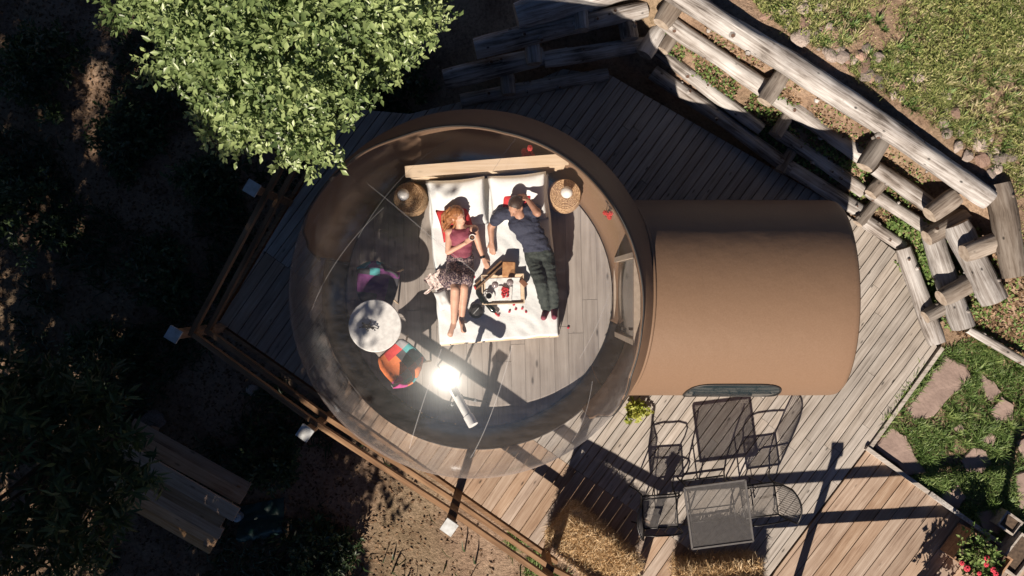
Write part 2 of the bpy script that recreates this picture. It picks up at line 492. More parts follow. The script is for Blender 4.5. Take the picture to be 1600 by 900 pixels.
def ground_mat():
    m, nt, N, L, B = nodes('ground_earth')
    tc = N.new('ShaderNodeTexCoord')
    n1 = N.new('ShaderNodeTexNoise'); n1.inputs['Scale'].default_value = 1.4; n1.inputs['Detail'].default_value = 10; n1.inputs['Roughness'].default_value = 0.65
    n2 = N.new('ShaderNodeTexNoise'); n2.inputs['Scale'].default_value = 22; n2.inputs['Detail'].default_value = 8; n2.inputs['Roughness'].default_value = 0.75
    n3 = N.new('ShaderNodeTexNoise'); n3.inputs['Scale'].default_value = 0.7; n3.inputs['Detail'].default_value = 6
    for n in (n1, n2, n3): L.new(tc.outputs['Object'], n.inputs[0])
    r1 = ramp(N, [(0.3, (0.17, 0.115, 0.08)), (0.5, (0.33, 0.235, 0.17)), (0.7, (0.43, 0.32, 0.24))])
    L.new(n1.outputs[0], r1.inputs[0])
    r2 = ramp(N, [(0.33, (0.3, 0.28, 0.27)), (0.5, (0.85, 0.85, 0.85)), (0.68, (1.2, 1.2, 1.2))])
    L.new(n2.outputs[0], r2.inputs[0])
    mm = N.new('ShaderNodeMix'); mm.data_type = 'RGBA'; mm.blend_type = 'MULTIPLY'; mm.inputs[0].default_value = 0.85
    L.new(r1.outputs[0], mm.inputs[6]); L.new(r2.outputs[0], mm.inputs[7])
    r3 = ramp(N, [(0.48, (0, 0, 0)), (0.62, (1, 1, 1))]); L.new(n3.outputs[0], r3.inputs[0])
    mg = N.new('ShaderNodeMix'); mg.data_type = 'RGBA'
    mf = N.new('ShaderNodeMath'); mf.operation = 'MULTIPLY'; mf.inputs[1].default_value = 0.25
    L.new(r3.outputs[0], mf.inputs[0]); L.new(mf.outputs[0], mg.inputs[0])
    L.new(mm.outputs[2], mg.inputs[6]); mg.inputs[7].default_value = (0.085, 0.095, 0.035, 1)
    L.new(mg.outputs[2], B.inputs['Base Color']); B.inputs['Roughness'].default_value = 0.95; B.inputs['Specular IOR Level'].default_value = 0.1
    bp = N.new('ShaderNodeBump'); bp.inputs['Strength'].default_value = 0.9; bp.inputs['Distance'].default_value = 0.04
    L.new(n2.outputs[0], bp.inputs['Height']); L.new(bp.outputs[0], B.inputs['Normal'])
    return m


M['ground'] = ground_mat()


# ------------------------------------------------------------------ terrain
def sstep(a, b, x):
    t = np.clip((x - a) / (b - a), 0, 1)
    return t * t * (3 - 2 * t)


WALL = [P(600, 185), P(960, 112), P(1330, 332), P(1405, 395), P(1478, 548)]


def _lines():
    out = []
    for a, b in zip(WALL[:-1], WALL[1:]):
        d = (b - a).normalized(); n = Vector((-d.y, d.x, 0))   # left of travel = uphill side
        out.append((n.x, n.y, n.dot(a)))
    return out


WL = _lines()


def terr(x, y):
    x = np.asarray(x, dtype=float); y = np.asarray(y, dtype=float)
    base = -0.8 + 0.73 * sstep(1.8, 4.0, x) + 0.25 * sstep(2.2, 3.4, y) * sstep(-2.5, 0.5, x)
    s = np.maximum.reduce([a * x + b * y - c for a, b, c in WL])
    up = np.interp(s, [-.1, .1, .16, .3, .36, .52, .58, .68, .78, .95, 30], [-.06, -.02, .1, .16, .3, .36, .52, .62, .9, 1.0, 3.6])
    fade = sstep(-1.6, 2.2, x) * sstep(-1.05, 0.25, y + 0.0 * x)
    h = base * (1 - fade * sstep(-0.2, 0.25, s)) + up * fade
    wob = 0.035 * np.sin(2.1 * x + 0.7) * np.cos(1.9 * y) + 0.02 * np.sin(5.3 * x - 2 * y) * np.sin(4.1 * y + x)
    return h + wob * np.where(s > 0.2, 1, 0.6)


gx = np.concatenate([[-300, -120, -60, -30, -20], np.arange(-14, -.5, 0.15), np.arange(-.5, 6.5, .05), np.arange(6.5, 14.01, 0.25), [20, 30, 60, 120, 300]])
gy = np.concatenate([[-300, -120, -60, -30, -18], np.arange(-11, -1.2, 0.15), np.arange(-1.2, 4.4, .05), np.arange(4.4, 9.01, 0.2), [14, 22, 60, 120, 300]])
XX, YY = np.meshgrid(gx, gy)
ZZ = terr(np.clip(XX, -14, 14), np.clip(YY, -11, 9))
nxg, nyg = len(gx), len(gy)
idx = np.arange(nxg * nyg).reshape(nyg, nxg)
quads = np.stack([idx[:-1, :-1], idx[:-1, 1:], idx[1:, 1:], idx[1:, :-1]], -1).reshape(-1, 4)
ground = link('ground', np_mesh('ground', np.stack([XX, YY, ZZ], -1).reshape(-1, 3), quads, smooth=True), M['ground'])
tag(ground, 'brown earth ground sloping up behind the log walls', None, None, 'structure')


# ------------------------------------------------------------------ deck
def clip_half(poly, nx, ny, c):
    """keep nx*x+ny*y <= c"""
    out = []
    for i in range(len(poly)):
        a = poly[i]; b = poly[(i + 1) % len(poly)]
        da = nx * a[0] + ny * a[1] - c; db = nx * b[0] + ny * b[1] - c
        if da <= 0: out.append(a)
        if (da < 0 < db) or (db < 0 < da):
            t = da / (da - db); out.append((a[0] + (b[0] - a[0]) * t, a[1] + (b[1] - a[1]) * t))
    return out


def area(p):
    return 0.5 * sum(p[i][0] * p[(i + 1) % len(p)][1] - p[(i + 1) % len(p)][0] * p[i][1] for i in range(len(p)))


def planks(poly, ang, width, m, parent, gap=0.011, z=0.0, th=0.03, lengths=None, rnd=None, jit=0.004, name='plank'):
    """cuts poly (world xy) into boards running at ang; every board is an object with its own frame"""
    rnd = rnd or random
    ca, sa = math.cos(ang), math.sin(ang)
    loc = [(x * ca + y * sa, -x * sa + y * ca) for x, y in poly]
    b0 = min(p[1] for p in loc); b1 = max(p[1] for p in loc)
    b = b0; n = 0
    while b < b1:
        w = width * rnd.uniform(0.95, 1.05)
        strip = clip_half(clip_half(loc, 0, 1, b + w - gap), 0, -1, -b)
        if len(strip) >= 3:
            a0 = min(p[0] for p in strip); a1 = max(p[0] for p in strip)
            cuts = [a0 - 1]
            if lengths:
                a = a0 + rnd.uniform(0.3, 1) * lengths
                while a < a1 - 0.4:
                    cuts.append(a); a += lengths * rnd.uniform(0.8, 1.2)
            cuts.append(a1 + 1)
            for q0, q1 in zip(cuts[:-1], cuts[1:]):
                pc = clip_half(clip_half(strip, 1, 0, q1 - 0.002), -1, 0, -(q0 + 0.002))
                pp = []
                for p in pc:
                    if not pp or (abs(p[0] - pp[-1][0]) + abs(p[1] - pp[-1][1])) > 1e-4: pp.append(p)
                if len(pp) < 3 or abs(area(pp)) < 0.004: continue
                cx = sum(p[0] for p in pp) / len(pp); cy = sum(p[1] for p in pp) / len(pp)
                pl = [(p[0] - cx, p[1] - cy) for p in pp]
                if area(pl) < 0: pl.reverse()
                bm = MB(); bm.prism(pl, -th, 0)
                me = bm.mesh(name); me.materials.append(m)
                o = bpy.data.objects.new(name, me); COL.objects.link(o)
                o.rotation_euler = (rnd.uniform(-jit, jit), rnd.uniform(-jit, jit) * 0.2, ang)
                o.location = (cx * ca - cy * sa, cx * sa + cy * ca, z + rnd.uniform(-0.003, 0.002))
                setparent(o, parent); n += 1
        b += w
    return n


def pxpoly(pts, z=0.0):
    return [tuple(P(x, y, z)[:2]) for x, y in pts]


deck = empty('deck', (0, 0, 0), 'grey weathered timber deck around the bubble tent', None, None, 'structure')
ANG = R(53.5)
nSW = (-0.574, -0.818)                # outward normal of the south-west edge in world axes
SWJ = 175 / F * H                     # joint line between the edge boards and the main field
MAIN = pxpoly([(343, 503), (455, 318), (548, 170), (640, 178), (800, 140), (880, 108), (955, 118), (1285, 308),
               (1345, 352), (1402, 395), (1464, 542), (1352, 702), (1208, 892), (1150, 968), (985, 950), (870, 872)])
main_in = clip_half(MAIN, nSW[0], nSW[1], SWJ)
edge = clip_half(MAIN, -nSW[0], -nSW[1], -(SWJ + 0.004))
rd = random.Random(3)
planks(main_in, ANG, 0.118, M['deck'], deck, lengths=2.6, rnd=rd)
planks(edge, R(55), 0.147, M['deck_brown'], deck, lengths=None, rnd=rd)
LOW = pxpoly([(1355, 704), (1500, 806), (1640, 905), (1640, 990), (1155, 990), (1213, 892)])
planks(LOW, R(52.5), 0.178, M['deck_brown'], deck, z=-0.012, rnd=rd, lengths=None)
bm = MB(); bm.bar(P(1470, 543, -0.02), P(1357, 699, -0.02), 0.05, 0.1); o = bm.build('edge_board', M['deck'], deck, origin=P(1413, 620, 0))
bm = MB(); bm.bar(P(1352, 699, 0.005), P(1448, 768, 0.005), 0.05, 0.1); bm.build('edge_board', M['deck'], deck, origin=P(1400, 730, 0))
bm = MB(); bm.bar(P(1450, 769, 0.005), P(1565, 852, 0.005), 0.055, 0.12); bm.build('edge_board', M['log'], deck, origin=P(1500, 810, 0))
a, b = P(343, 508, -0.06), P(985, 958, -0.06)
bm = MB(); bm.bar(a, P(870, 877, -0.09), 0.045, 0.16); bm.build('edge_board', M['rail'], deck, origin=a)
bm = MB(); bm.bar(P(340, 500, -0.09), P(546, 166, -0.09), 0.045, 0.16); bm.build('edge_board', M['rail'], deck, origin=P(440, 330, 0))


# ------------------------------------------------------------------ bubble tent
DC = Vector((-0.416, -0.066, 1.12)); DR = 2.05
E0 = math.asin(-DC.z / DR)                      # elevation of the base circle
ESK = math.asin((0.40 - DC.z) / DR)             # upper edge of the skirt
BND = [(-180, -19), (-52, -19), (-46, -10), (-40, 8), (-34, 20), (-26, 27), (-12, 31), (10, 34), (40, 36), (78, 37), (110, 33), (135, 25), (150, 17), (158, 8), (164, -6), (169, -19), (180, -19)]


def bnd(az):
    az = (az + 180) % 360 - 180
    for (a0, e0), (a1, e1) in zip(BND[:-1], BND[1:]):
        if a0 <= az <= a1:
            t = (az - a0) / (a1 - a0); t = t * t * (3 - 2 * t) if abs(e1 - e0) > 6 else t
            return R(e0 + (e1 - e0) * t)
    return R(-19)


def sph(az, el, r=DR):
    return DC + Vector((math.cos(az) * math.cos(el), math.sin(az) * math.cos(el), math.sin(el))) * r


def shell(lo, hi, nu=144, nv=24, r=DR, az0=-180, az1=180):
    mb = MB(); vs = []; fs = []
    for i in range(nu + 1):
        az = az0 + (az1 - az0) * i / nu
        e0 = lo(az); e1 = hi(az)
        for j in range(nv + 1):
            vs.append(sph(R(az), e0 + (e1 - e0) * j / nv, r))
    for i in range(nu):
        for j in range(nv):
            a = i * (nv + 1) + j; b = a + nv + 1
            fs.append((a, b, b + 1, a + 1))
    mb.add(vs, fs)
    return mb


tent = empty('bubble_tent', (DC.x, DC.y, 0.0), 'round bubble tent with clear dome and tan barrel tunnel on the deck', 'tent')
clear = shell(lambda a: max(bnd(a), ESK), lambda a: R(89.9), nv=40).build('clear_canopy', M['film'], tent, True)
# opaque back of the dome: only where the boundary lies above the skirt
def opaque_hi(a): return max(bnd(a), ESK)
solid = shell(lambda a: E0 if a > -12 else (E0 + (ESK - E0) * min(1, (-12 - a) / 1.5)), lambda a: opaque_hi(a) + (R(0.6) if bnd(a) > ESK else 0.0), nu=220, nv=22, r=DR + 0.004, az0=-48, az1=167).build('opaque_canopy', M['tan'], tent, True)
bake(solid, ('SOLIDIFY', dict(thickness=0.02, offset=-1)))
skirt = shell(lambda a: E0, lambda a: ESK + R(0.3), nv=8, r=DR, az0=167.2, az1=347.9).build('lower_skirt', M['skirt'], tent, True)
bake(skirt, ('SOLIDIFY', dict(thickness=0.012, offset=-1)))
# welded edge between clear and opaque
pts = [sph(R(a), bnd(a) + R(0.3), DR + 0.008) for a in np.linspace(-46, 168, 120)]
mb = MB(); mb.tube(pts, 0.012, 6); mb.build('edge_weld', M['black'], tent, True)


def on_dome(px, py):
    o = Vector((0, 0, H)); d = (P(px, py, 0) - o).normalized()
    oc = o - DC; b = d.dot(oc); c = oc.dot(oc) - DR * DR
    disc = b * b - c
    if disc < 0: disc = 0
    return o + d * (-b - math.sqrt(disc))


for (x0, y0, x1, y1) in ((708, 214, 560, 372), (600, 325, 484, 498), (806, 217, 770, 268), (575, 288, 672, 369), (968, 362, 905, 560),
                         (925, 595, 893, 690), (800, 540, 735, 715), (520, 300, 500, 345), (672, 369, 760, 440), (690, 545, 640, 700)):
    a = (on_dome(x0, y0) - DC).normalized(); b = (on_dome(x1, y1) - DC).normalized()
    ax = a.cross(b).normalized(); vs = []; fs = []
    for k in range(17):
        q = a.slerp(b, k / 16)
        vs += [DC + (q + ax * 0.002).normalized() * (DR + 0.006), DC + (q - ax * 0.002).normalized() * (DR + 0.006)]
    for k in range(16): fs.append((2 * k, 2 * k + 1, 2 * k + 3, 2 * k + 2))
    mb = MB(); mb.add(vs, fs); mb.build('seam', M['seam'], tent, True)

# floor inside
fl = empty('floor', (DC.x, DC.y, 0.0)); setparent(fl, tent); fl.location = (DC.x, DC.y, 0)
FR = DR * math.cos(E0) - 0.025
circ = [(DC.x + FR * math.cos(2 * math.pi * k / 72), DC.y + FR * math.sin(2 * math.pi * k / 72)) for k in range(72)]
rf = random.Random(11)
ca = R(91.5)
def floorplanks():
    M['floor_l'] = wood('floor_wood_long', [(0.25, (0.2, 0.175, 0.16)), (0.5, (0.29, 0.262, 0.243)), (0.75, (0.36, 0.33, 0.31))], stretch=(1.0, 16, 16), rand=0.05, knots=0.6, kscale=(2, 6, 3), rough=0.5, bump=0.08)
    planks(circ, ca, 0.19, M['floor_l'], fl, gap=0.003, z=0.034, th=0.03, lengths=2.2, rnd=rf, jit=0)
floorplanks()

# tunnel
TZ = 0.75; TR = 1.15; TY = -0.114; TX1 = 3.70
def dome_x(y, z):
    q = DR * DR - (y - DC.y) ** 2 - (z - DC.z) ** 2
    return DC.x + math.sqrt(max(q, 0.3)) - 0.02
mb = MB(); vs = []; fs = []
NT = 64; t0 = -math.asin(TZ / TR); t1 = math.pi - t0
prof = [0.0, 0.03, 0.5, 0.9, 0.972, 0.99, 1.0]
for i in range(NT + 1):
    t = t0 + (t1 - t0) * i / NT
    y = TY + TR * math.cos(t); z = max(TZ + TR * math.sin(t), 0.0)
    xs = dome_x(y, z)
    for j, f in enumerate(prof):
        rr = 1.0 if f < 0.95 else (0.998 if f < 0.98 else (0.99 if f < 0.995 else 0.972))
        zz = max(TZ + TR * rr * math.sin(t), 0.0)
        bul = 0.05 * math.sin(max(t, 0.01)) if f > 0.9 else 0
        TXe = 3.65 + .14 * (1 - max(math.sin(t), 0))
        vs.append((xs + (TXe - xs) * f, TY + TR * rr * math.cos(t), zz))
nj = len(prof)
for i in range(NT):
    for j in range(nj - 1):
        a = i * nj + j; fs.append((a, a + nj, a + nj + 1, a + 1))
cidx = len(vs)
for f in (0.7, 0.35):
    for i in range(NT + 1):
        t = t0 + (t1 - t0) * i / NT
        vs.append((3.65 + .14 * (1 - max(math.sin(t), 0) * f) + 0.02 * (1 - f) - .04, TY + TR * 0.972 * f * math.cos(t), max(TZ + (TR * 0.972 * math.sin(t)) * f, 0.0)))
vs.append((3.78, TY, TZ))
for i in range(NT):
    fs.append((i * nj + nj - 1, (i + 1) * nj + nj - 1, cidx + i + 1, cidx + i))
    fs.append((cidx + i, cidx + i + 1, cidx + NT + 1 + i + 1, cidx + NT + 1 + i))
    fs.append((cidx + NT + 1 + i, cidx + NT + 1 + i + 1, len(vs) - 1))
mb.add(vs, fs)
tunnel = mb.build('tunnel', M['tan'], tent, True, sharp=50)
for xw in (1.98, 2.86):
    pts = [(xw + .004 * math.sin(9 * t), TY + (TR + .0015) * math.cos(t), max(TZ + (TR + .0015) * math.sin(t), 0)) for t in np.linspace(t0, t1, 60)]
    vs = []; fs = []
    for (x, y, z) in pts: vs += [(x - .012, y, z), (x + .012, y, z)]
    for k in range(59): fs.append((2 * k, 2 * k + 1, 2 * k + 3, 2 * k + 2))
    mb = MB(); mb.add(vs, fs); mb.build('weld', M['tan'], tent, True)
# collar where the tunnel meets the dome
pts = []
for i in range(NT + 1):
    t = t0 + (t1 - t0) * i / NT
    y = TY + TR * math.cos(t) * 1.01; z = max(TZ + TR * math.sin(t) * 1.01, 0.0)
    pts.append((dome_x(y, z) + 0.03, y, z))
mb = MB(); mb.tube(pts, 0.022, 6); mb.build('tunnel_collar', M['tan'], tent, True)
# long window low on the south side of the tunnel: stadium shape laid on the barrel
def barrel(x, t, r): return Vector((x, TY - r * math.sin(t), TZ + r * math.cos(t)))
xa, xb = P(1076, 608, 1.3).x, P(1222, 608, 1.3).x
tm = R(70); th_ = R(14)
def stadium(r, grow=0.0):
    vs = []
    n = 48
    for k in range(n):
        q = 2 * math.pi * k / n
        ex = math.copysign(abs(math.cos(q)) ** 0.35, math.cos(q)); et = math.copysign(abs(math.sin(q)) ** 0.8, math.sin(q))
        vs.append(barrel((xa + xb) / 2 + ((xb - xa) / 2 + grow) * ex, tm + (th_ + grow / TR) * et, r))
    return vs
win = empty('window', barrel((xa + xb) / 2, tm, TR)); setparent(win, tent); win.location = barrel((xa + xb) / 2, tm, TR)
rings = []
for s in (1.0, 0.75, 0.5, 0.25):
    ring = []
    for k in range(48):
        q = 2 * math.pi * k / 48
        ex = math.copysign(abs(math.cos(q)) ** 0.35, math.cos(q)); et = math.copysign(abs(math.sin(q)) ** 0.8, math.sin(q))
        ring.append(barrel((xa + xb) / 2 + (xb - xa) / 2 * ex * s, tm + th_ * et * s, TR + 0.006))
    rings.append(ring)
mb = MB(); vs = sum(rings, []); fs = []
for j in range(3):
    for k in range(48):
        k2 = (k + 1) % 48; fs.append((j * 48 + k, j * 48 + k2, (j + 1) * 48 + k2, (j + 1) * 48 + k))
fs.append(tuple(3 * 48 + k for k in range(48)))
mb.add(vs, fs); mb.build('window_pane', M['glass'], win, True)
fr = stadium(TR + 0.006, 0.01); mb = MB(); mb.tube(fr + [fr[0]], 0.012, 6, cap=False); mb.build('window_frame', M['black'], win, True)
# door between dome and tunnel
dr = empty('door', (1.36, TY, 0)); setparent(dr, tent); dr.location = (1.36, TY, 0)
mb = MB()
for yy in (-0.47, 0.47): mb.box((1.33, TY + yy, 0.88), (0.07, 0.06, 1.7))
mb.box((1.33, TY, 1.71), (0.07, 1.0, 0.06)); mb.box((1.33, TY, 0.05), (0.07, 0.88, 0.04))
mb.build('door_frame', M['door'], dr)
mb = MB(); mb.box((1.35, TY, 0.875), (0.015, 0.87, 1.6)); mb.build('door_pane', M['glass'], dr)
mb = MB(); mb.box((1.30, TY - 0.36, 0.95), (0.04, 0.03, 0.14)); mb.build('door_handle', M['metal'], dr)

# ------------------------------------------------------------------ railings
POST = {k: P(*v) for k, v in dict(n0=(548, 146), n1=(455, 318), c=(350, 514), s1=(525, 641), s2=(718, 767), s3=(855, 862),
                                  e0=(988, 932), e1=(1242, 914), e2=(1530, 897)).items()}


def railing(posts, out, label, start=True, capm=None):
    out = Vector((out[0], out[1], 0))
    root = empty('railing', POST[posts[0]], label, 'railing', 'timber railings round the deck')
    for i, k in enumerate(posts):
        if i == 0 and not start: continue
        p = POST[k] + Vector(out) * 0.03
        base = float(terr(p.x, p.y)) if p.y < 1.5 else -0.2
        mb = MB(); mb.box((p.x, p.y, (base - 0.1 + 1.45) / 2), (0.085, 0.085, 1.45 - base + 0.1), rz=math.atan2(out[1], out[0]))
        po = mb.build('post', M['rail'], root, origin=(p.x, p.y, 0))
        mb = MB(); mb.box((p.x, p.y, 1.462), (0.15, 0.15, 0.03), rz=math.atan2(out[1], out[0]))
        mb.box((p.x, p.y, 1.43), (0.105, 0.105, 0.05), rz=math.atan2(out[1], out[0]))
        mb.build('post_cap', M['cap'], po)
    for a, b in zip(posts[:-1], posts[1:]):
        for z in (1.13, 0.66):
            A = POST[a] - Vector(out) * 0.035; B = POST[b] - Vector(out) * 0.035
            A = Vector((A.x, A.y, z)); B = Vector((B.x, B.y, z + random.uniform(-.01, .01)))
            mb = MB(); mb.bar(A, B, 0.055, 0.085)
            o = mb.build('rail', M['rail'], root)
            c = (A + B) / 2
            o.data.transform(Matrix.Rotation(-math.atan2((B - A).y, (B - A).x), 4, 'Z') @ Matrix.Translation(-c))
            o.matrix_basis = Matrix.Translation(c) @ Matrix.Rotation(math.atan2((B - A).y, (B - A).x), 4, 'Z')
    return root


railing(['n0', 'n1', 'c'], (-0.86, 0.51), 'timber railing on the shaded side of the deck running under the leafy green tree')
railing(['c', 's1', 's2', 's3', 'e0'], (-0.574, -0.818), 'timber railing along the long deck edge in front of the clear dome', start=False)
railing(['e0', 'e1', 'e2'], (-0.06, -0.998), 'timber railing at the deck edge beyond the mesh table, casting crossed shadows', start=False)

# ------------------------------------------------------------------ bed
FZ = 0.034
BC = Vector((-0.228, 0.352, 0)); BA = R(4.5)
BM = Matrix.Translation(BC) @ Matrix.Rotation(BA, 4, 'Z')


def BP(x, y, z): return BM @ Vector((x, y, z))


bed = empty('bed', (BC.x, BC.y, FZ), 'double bed with white covers and a pale timber headboard inside the dome', 'bed')
mb = MB(); mb.M = BM
for sx in (-1, 1): mb.box((sx * 0.70, 0, 0.2), (0.05, 2.0, 0.2))
mb.box((0, -0.99, 0.2), (1.45, 0.05, 0.2)); mb.box((0, 0.97, 0.2), (1.35, 0.05, 0.2))
for sx in (-1, 1):
    for sy in (-1, 1): mb.box((sx * 0.665, sy * 0.955, 0.32), (0.11, 0.11, 0.32))
mb.build('bed_frame', M['pine'], bed)
mb = MB(); mb.M = BM
mb.box((0.02, 1.07, 0.52), (1.86, 0.05, 1.0)); mb.box((0.02, 1.06, 1.03), (1.88, 0.13, 0.04))
mb.build('headboard', M['pine'], bed)
# mattress with a rumpled cover
nx_, ny_ = 90, 120
vs = []; fs = []
def cover(u, v):
    """u,v in -1..1 -> local point on the draped cover"""
    x = u * 0.86; y = v * 1.10
    hx, hy = 0.72, 0.985
    ox = max(abs(x) - hx, 0); oy = max(abs(y) - hy, 0)
    z = 0.5 - min(ox + oy, 0.3) * 1.9
    cx = math.copysign(min(abs(x), hx) + ox * 0.25, x); cy = math.copysign(min(abs(y), hy) + oy * 0.12, y)
    w = mnoise.noise(Vector((x * 3.1, y * 2.4, 1))) * 0.018 + mnoise.noise(Vector((x * 9 + y * 3, y * 5 - x * 2, 4))) * 0.010
    w += 0.012 * abs(mnoise.noise(Vector((x * 5 + y * 5, (y - x) * 1.7, 9))))
    cx += 0.02 * mnoise.noise(Vector((y * 4, 2, x))) if ox > 0 else 0
    cy += 0.02 * mnoise.noise(Vector((x * 5, 7, 2))) if oy > 0 else 0
    if y > 0.985: z = max(z, 0.4)
    return (cx, cy, z + w + 0.012)
for i in range(nx_ + 1):
    for j in range(ny_ + 1):
        vs.append(cover(2 * i / nx_ - 1, 2 * j / ny_ - 1))
for i in range(nx_):
    for j in range(ny_):
        a = i * (ny_ + 1) + j; fs.append((a, a + ny_ + 1, a + ny_ + 2, a + 1))
mb = MB(); mb.M = BM; mb.add(vs, fs); mb.build('cover', M['linen'], bed, True)
mb = MB(); mb.M = BM; mb.box((0, 0, 0.37), (1.38, 1.93, 0.2)); mb.build('mattress', M['white'], bed)


def cushion(name, c, size, mat, rot, label, cat, group=None, n=18):
    o = empty  # shape: two bulged sheets joined at the seam
    vs = []; fs = []
    for s in (1, -1):
        for i in range(n + 1):
            for j in range(n + 1):
                u = 2 * i / n - 1; v = 2 * j / n - 1
                e = (1 - abs(u) ** 3.0) * (1 - abs(v) ** 3.0)
                pin = 1 - 0.07 * (1 - u * u) * abs(v) - 0.07 * (1 - v * v) * abs(u)
                z = s * size[2] / 2 * (max(e, 0) ** 0.5) * (1 + 0.15 * mnoise.noise(Vector((u * 2 + c[0] * 9, v * 2, s))))
                vs.append((u * size[0] / 2 * pin, v * size[1] / 2 * pin, z))
    k = (n + 1) ** 2
    for s in (0, 1):
        for i in range(n):
            for j in range(n):
                a = s * k + i * (n + 1) + j
                q = (a, a + n + 1, a + n + 2, a + 1)
                fs.append(q if s == 0 else q[::-1])
    mb = MB(); mb.add(vs, fs)
    me = mb.mesh(name, True); bmm = bmesh.new(); bmm.from_mesh(me); bmesh.ops.remove_doubles(bmm, verts=bmm.verts, dist=1e-4); bmm.to_mesh(me); bmm.free()
    ob = link(name, me, mat); ob.location = c; ob.rotation_euler = rot
    return tag(ob, label, cat, group)


cushion('pillow', BP(-0.37, 0.70, 0.66), (0.70, 0.62, 0.2), M['pillow'], (R(28), 0, BA), 'big white pillow leaning on the headboard behind the woman', 'pillow', 'white pillows at the headboard')
cushion('pillow', BP(0.36, 0.70, 0.66), (0.70, 0.62, 0.2), M['pillow'], (R(28), 0, BA), 'big white pillow leaning on the headboard behind the man', 'pillow', 'white pillows at the headboard')
cushion('cushion', P(712, 348, 0.66), (0.40, 0.40, 0.13), M['red'], (R(14), 0, R(14)), 'red cushion under the head and shoulder of the woman', 'cushion')
cushion('cushion', P(806, 321, 0.70), (0.36, 0.30, 0.12), M['red'], (R(25), 0, R(-4)), 'red cushion showing behind the head of the man', 'cushion')
cushion('cushion', P(692, 468, 0.57), (0.16, 0.24, 0.1), M['pillow'], (0, 0, R(20)), 'small rumpled white cushion by the calves of the woman', 'cushion')


# ------------------------------------------------------------------ people
def frame(f, u):
    f = Vector(f).normalized(); u = Vector(u); u = (u - f * u.dot(f)).normalized(); r = f.cross(u)
    return Matrix((r, f, u)).transposed()      # local x = right, y = face, z = crown


def head(mb, c, Rm, s=1.0):
    c = Vector(c)
    L = lambda x, y, z: c + Rm @ (Vector((x, y, z)) * s)
    mb.ball(L(0, -0.01, 0.025), Vector((0.076, 0.094, 0.088)) * s, Rm)
    mb.ball(L(0, 0.02, -0.03), Vector((0.06, 0.072, 0.075)) * s, Rm)
    mb.ball(L(0, 0.055, -0.082), Vector((0.032, 0.032, 0.025)) * s, Rm)          # chin
    mb.capsule(L(0, 0.085, 0.012), L(0, 0.106, -0.025), 0.010 * s, 0.016 * s)    # nose
    mb.capsule(L(-0.022, 0.088, -0.058), L(0.022, 0.088, -0.058), 0.009 * s, 0.009 * s)   # lips
    mb.capsule(L(-0.04, 0.077, 0.022), L(-0.012, 0.085, 0.024), 0.010 * s, 0.010 * s)
    mb.capsule(L(0.012, 0.085, 0.024), L(0.04, 0.077, 0.022), 0.010 * s, 0.010 * s)
    for sx in (-1, 1): mb.ball(L(sx * 0.078, -0.008, -0.012), Vector((0.012, 0.022, 0.034)) * s, Rm)


def hand(mb, wrist, tip, nrm, curl=0.35, s=1.0, thumb=1):
    """wrist -> tip direction, nrm = back of the hand; palm, five bent fingers"""
    w = Vector(wrist); d = (Vector(tip) - w).normalized(); n = Vector(nrm); n = (n - d * n.dot(d)).normalized(); side = d.cross(n)
    k = w + d * 0.085 * s
    for q in (-0.024, -0.008, 0.008, 0.024):
        mb.capsule(w + side * q * 0.6 * s, k + side * q * s, 0.014 * s, 0.0115 * s)
    for q, ln in zip((-0.028, -0.0095, 0.0095, 0.028), (0.066, 0.078, 0.074, 0.058)):
        a = k + side * q * s
        e = d + side * q * 3.5
        b = a + (e * math.cos(curl * 0.6) - n * math.sin(curl * 0.6)).normalized() * ln * 0.5 * s
        c = b + (e * math.cos(curl * 1.5) - n * math.sin(curl * 1.5)).normalized() * ln * 0.5 * s
        mb.capsule(a, b, 0.0095 * s, 0.0085 * s); mb.capsule(b, c, 0.0085 * s, 0.0075 * s)
    a = w + d * 0.03 * s - side * 0.02 * thumb * s
    b = a + (d * 0.6 - side * 0.75 * thumb - n * 0.25).normalized() * 0.038 * s
    c = b + (d * 0.95 - side * 0.3 * thumb - n * 0.25).normalized() * 0.03 * s
    mb.capsule(a, b, 0.013 * s, 0.010 * s); mb.capsule(b, c, 0.010 * s, 0.0085 * s)


def foot(mb, ankle, toe, s=1.0):
    a = Vector(ankle); t = Vector(toe); d = (t - a)
    mb.capsule(a, a + d * 0.25, 0.036 * s, 0.034 * s); mb.capsule(a + d * 0.2, a + d * 0.75, 0.034 * s, 0.028 * s)
    sd = d.cross(Vector((0, 0, 1)))
    if sd.length < 1e-3: sd = Vector((1, 0, 0))
    sd.normalize()
    for q, l in ((-0.03, 0.93), (-0.014, 1.0), (0.0, 0.99), (0.013, 0.96), (0.026, 0.9)):
        mb.capsule(a + d * 0.6 + sd * q * s * 0.8, a + d * l + sd * q * s, 0.013 * s, 0.009 * s)


def chain(mb, pts, rs):
    for (a, b), (ra, rb) in zip(zip(pts[:-1], pts[1:]), zip(rs[:-1], rs[1:])):
        mb.capsule(a, b, ra, rb)


def flesh(name, mb, mat, parent, vox, smooth=6, extra=()):
    o = mb.build(name, mat, parent, True)
    return bake(o, ('REMESH', dict(mode='VOXEL', voxel_size=vox)), ('SMOOTH', dict(factor=0.5, iterations=smooth)), *extra)


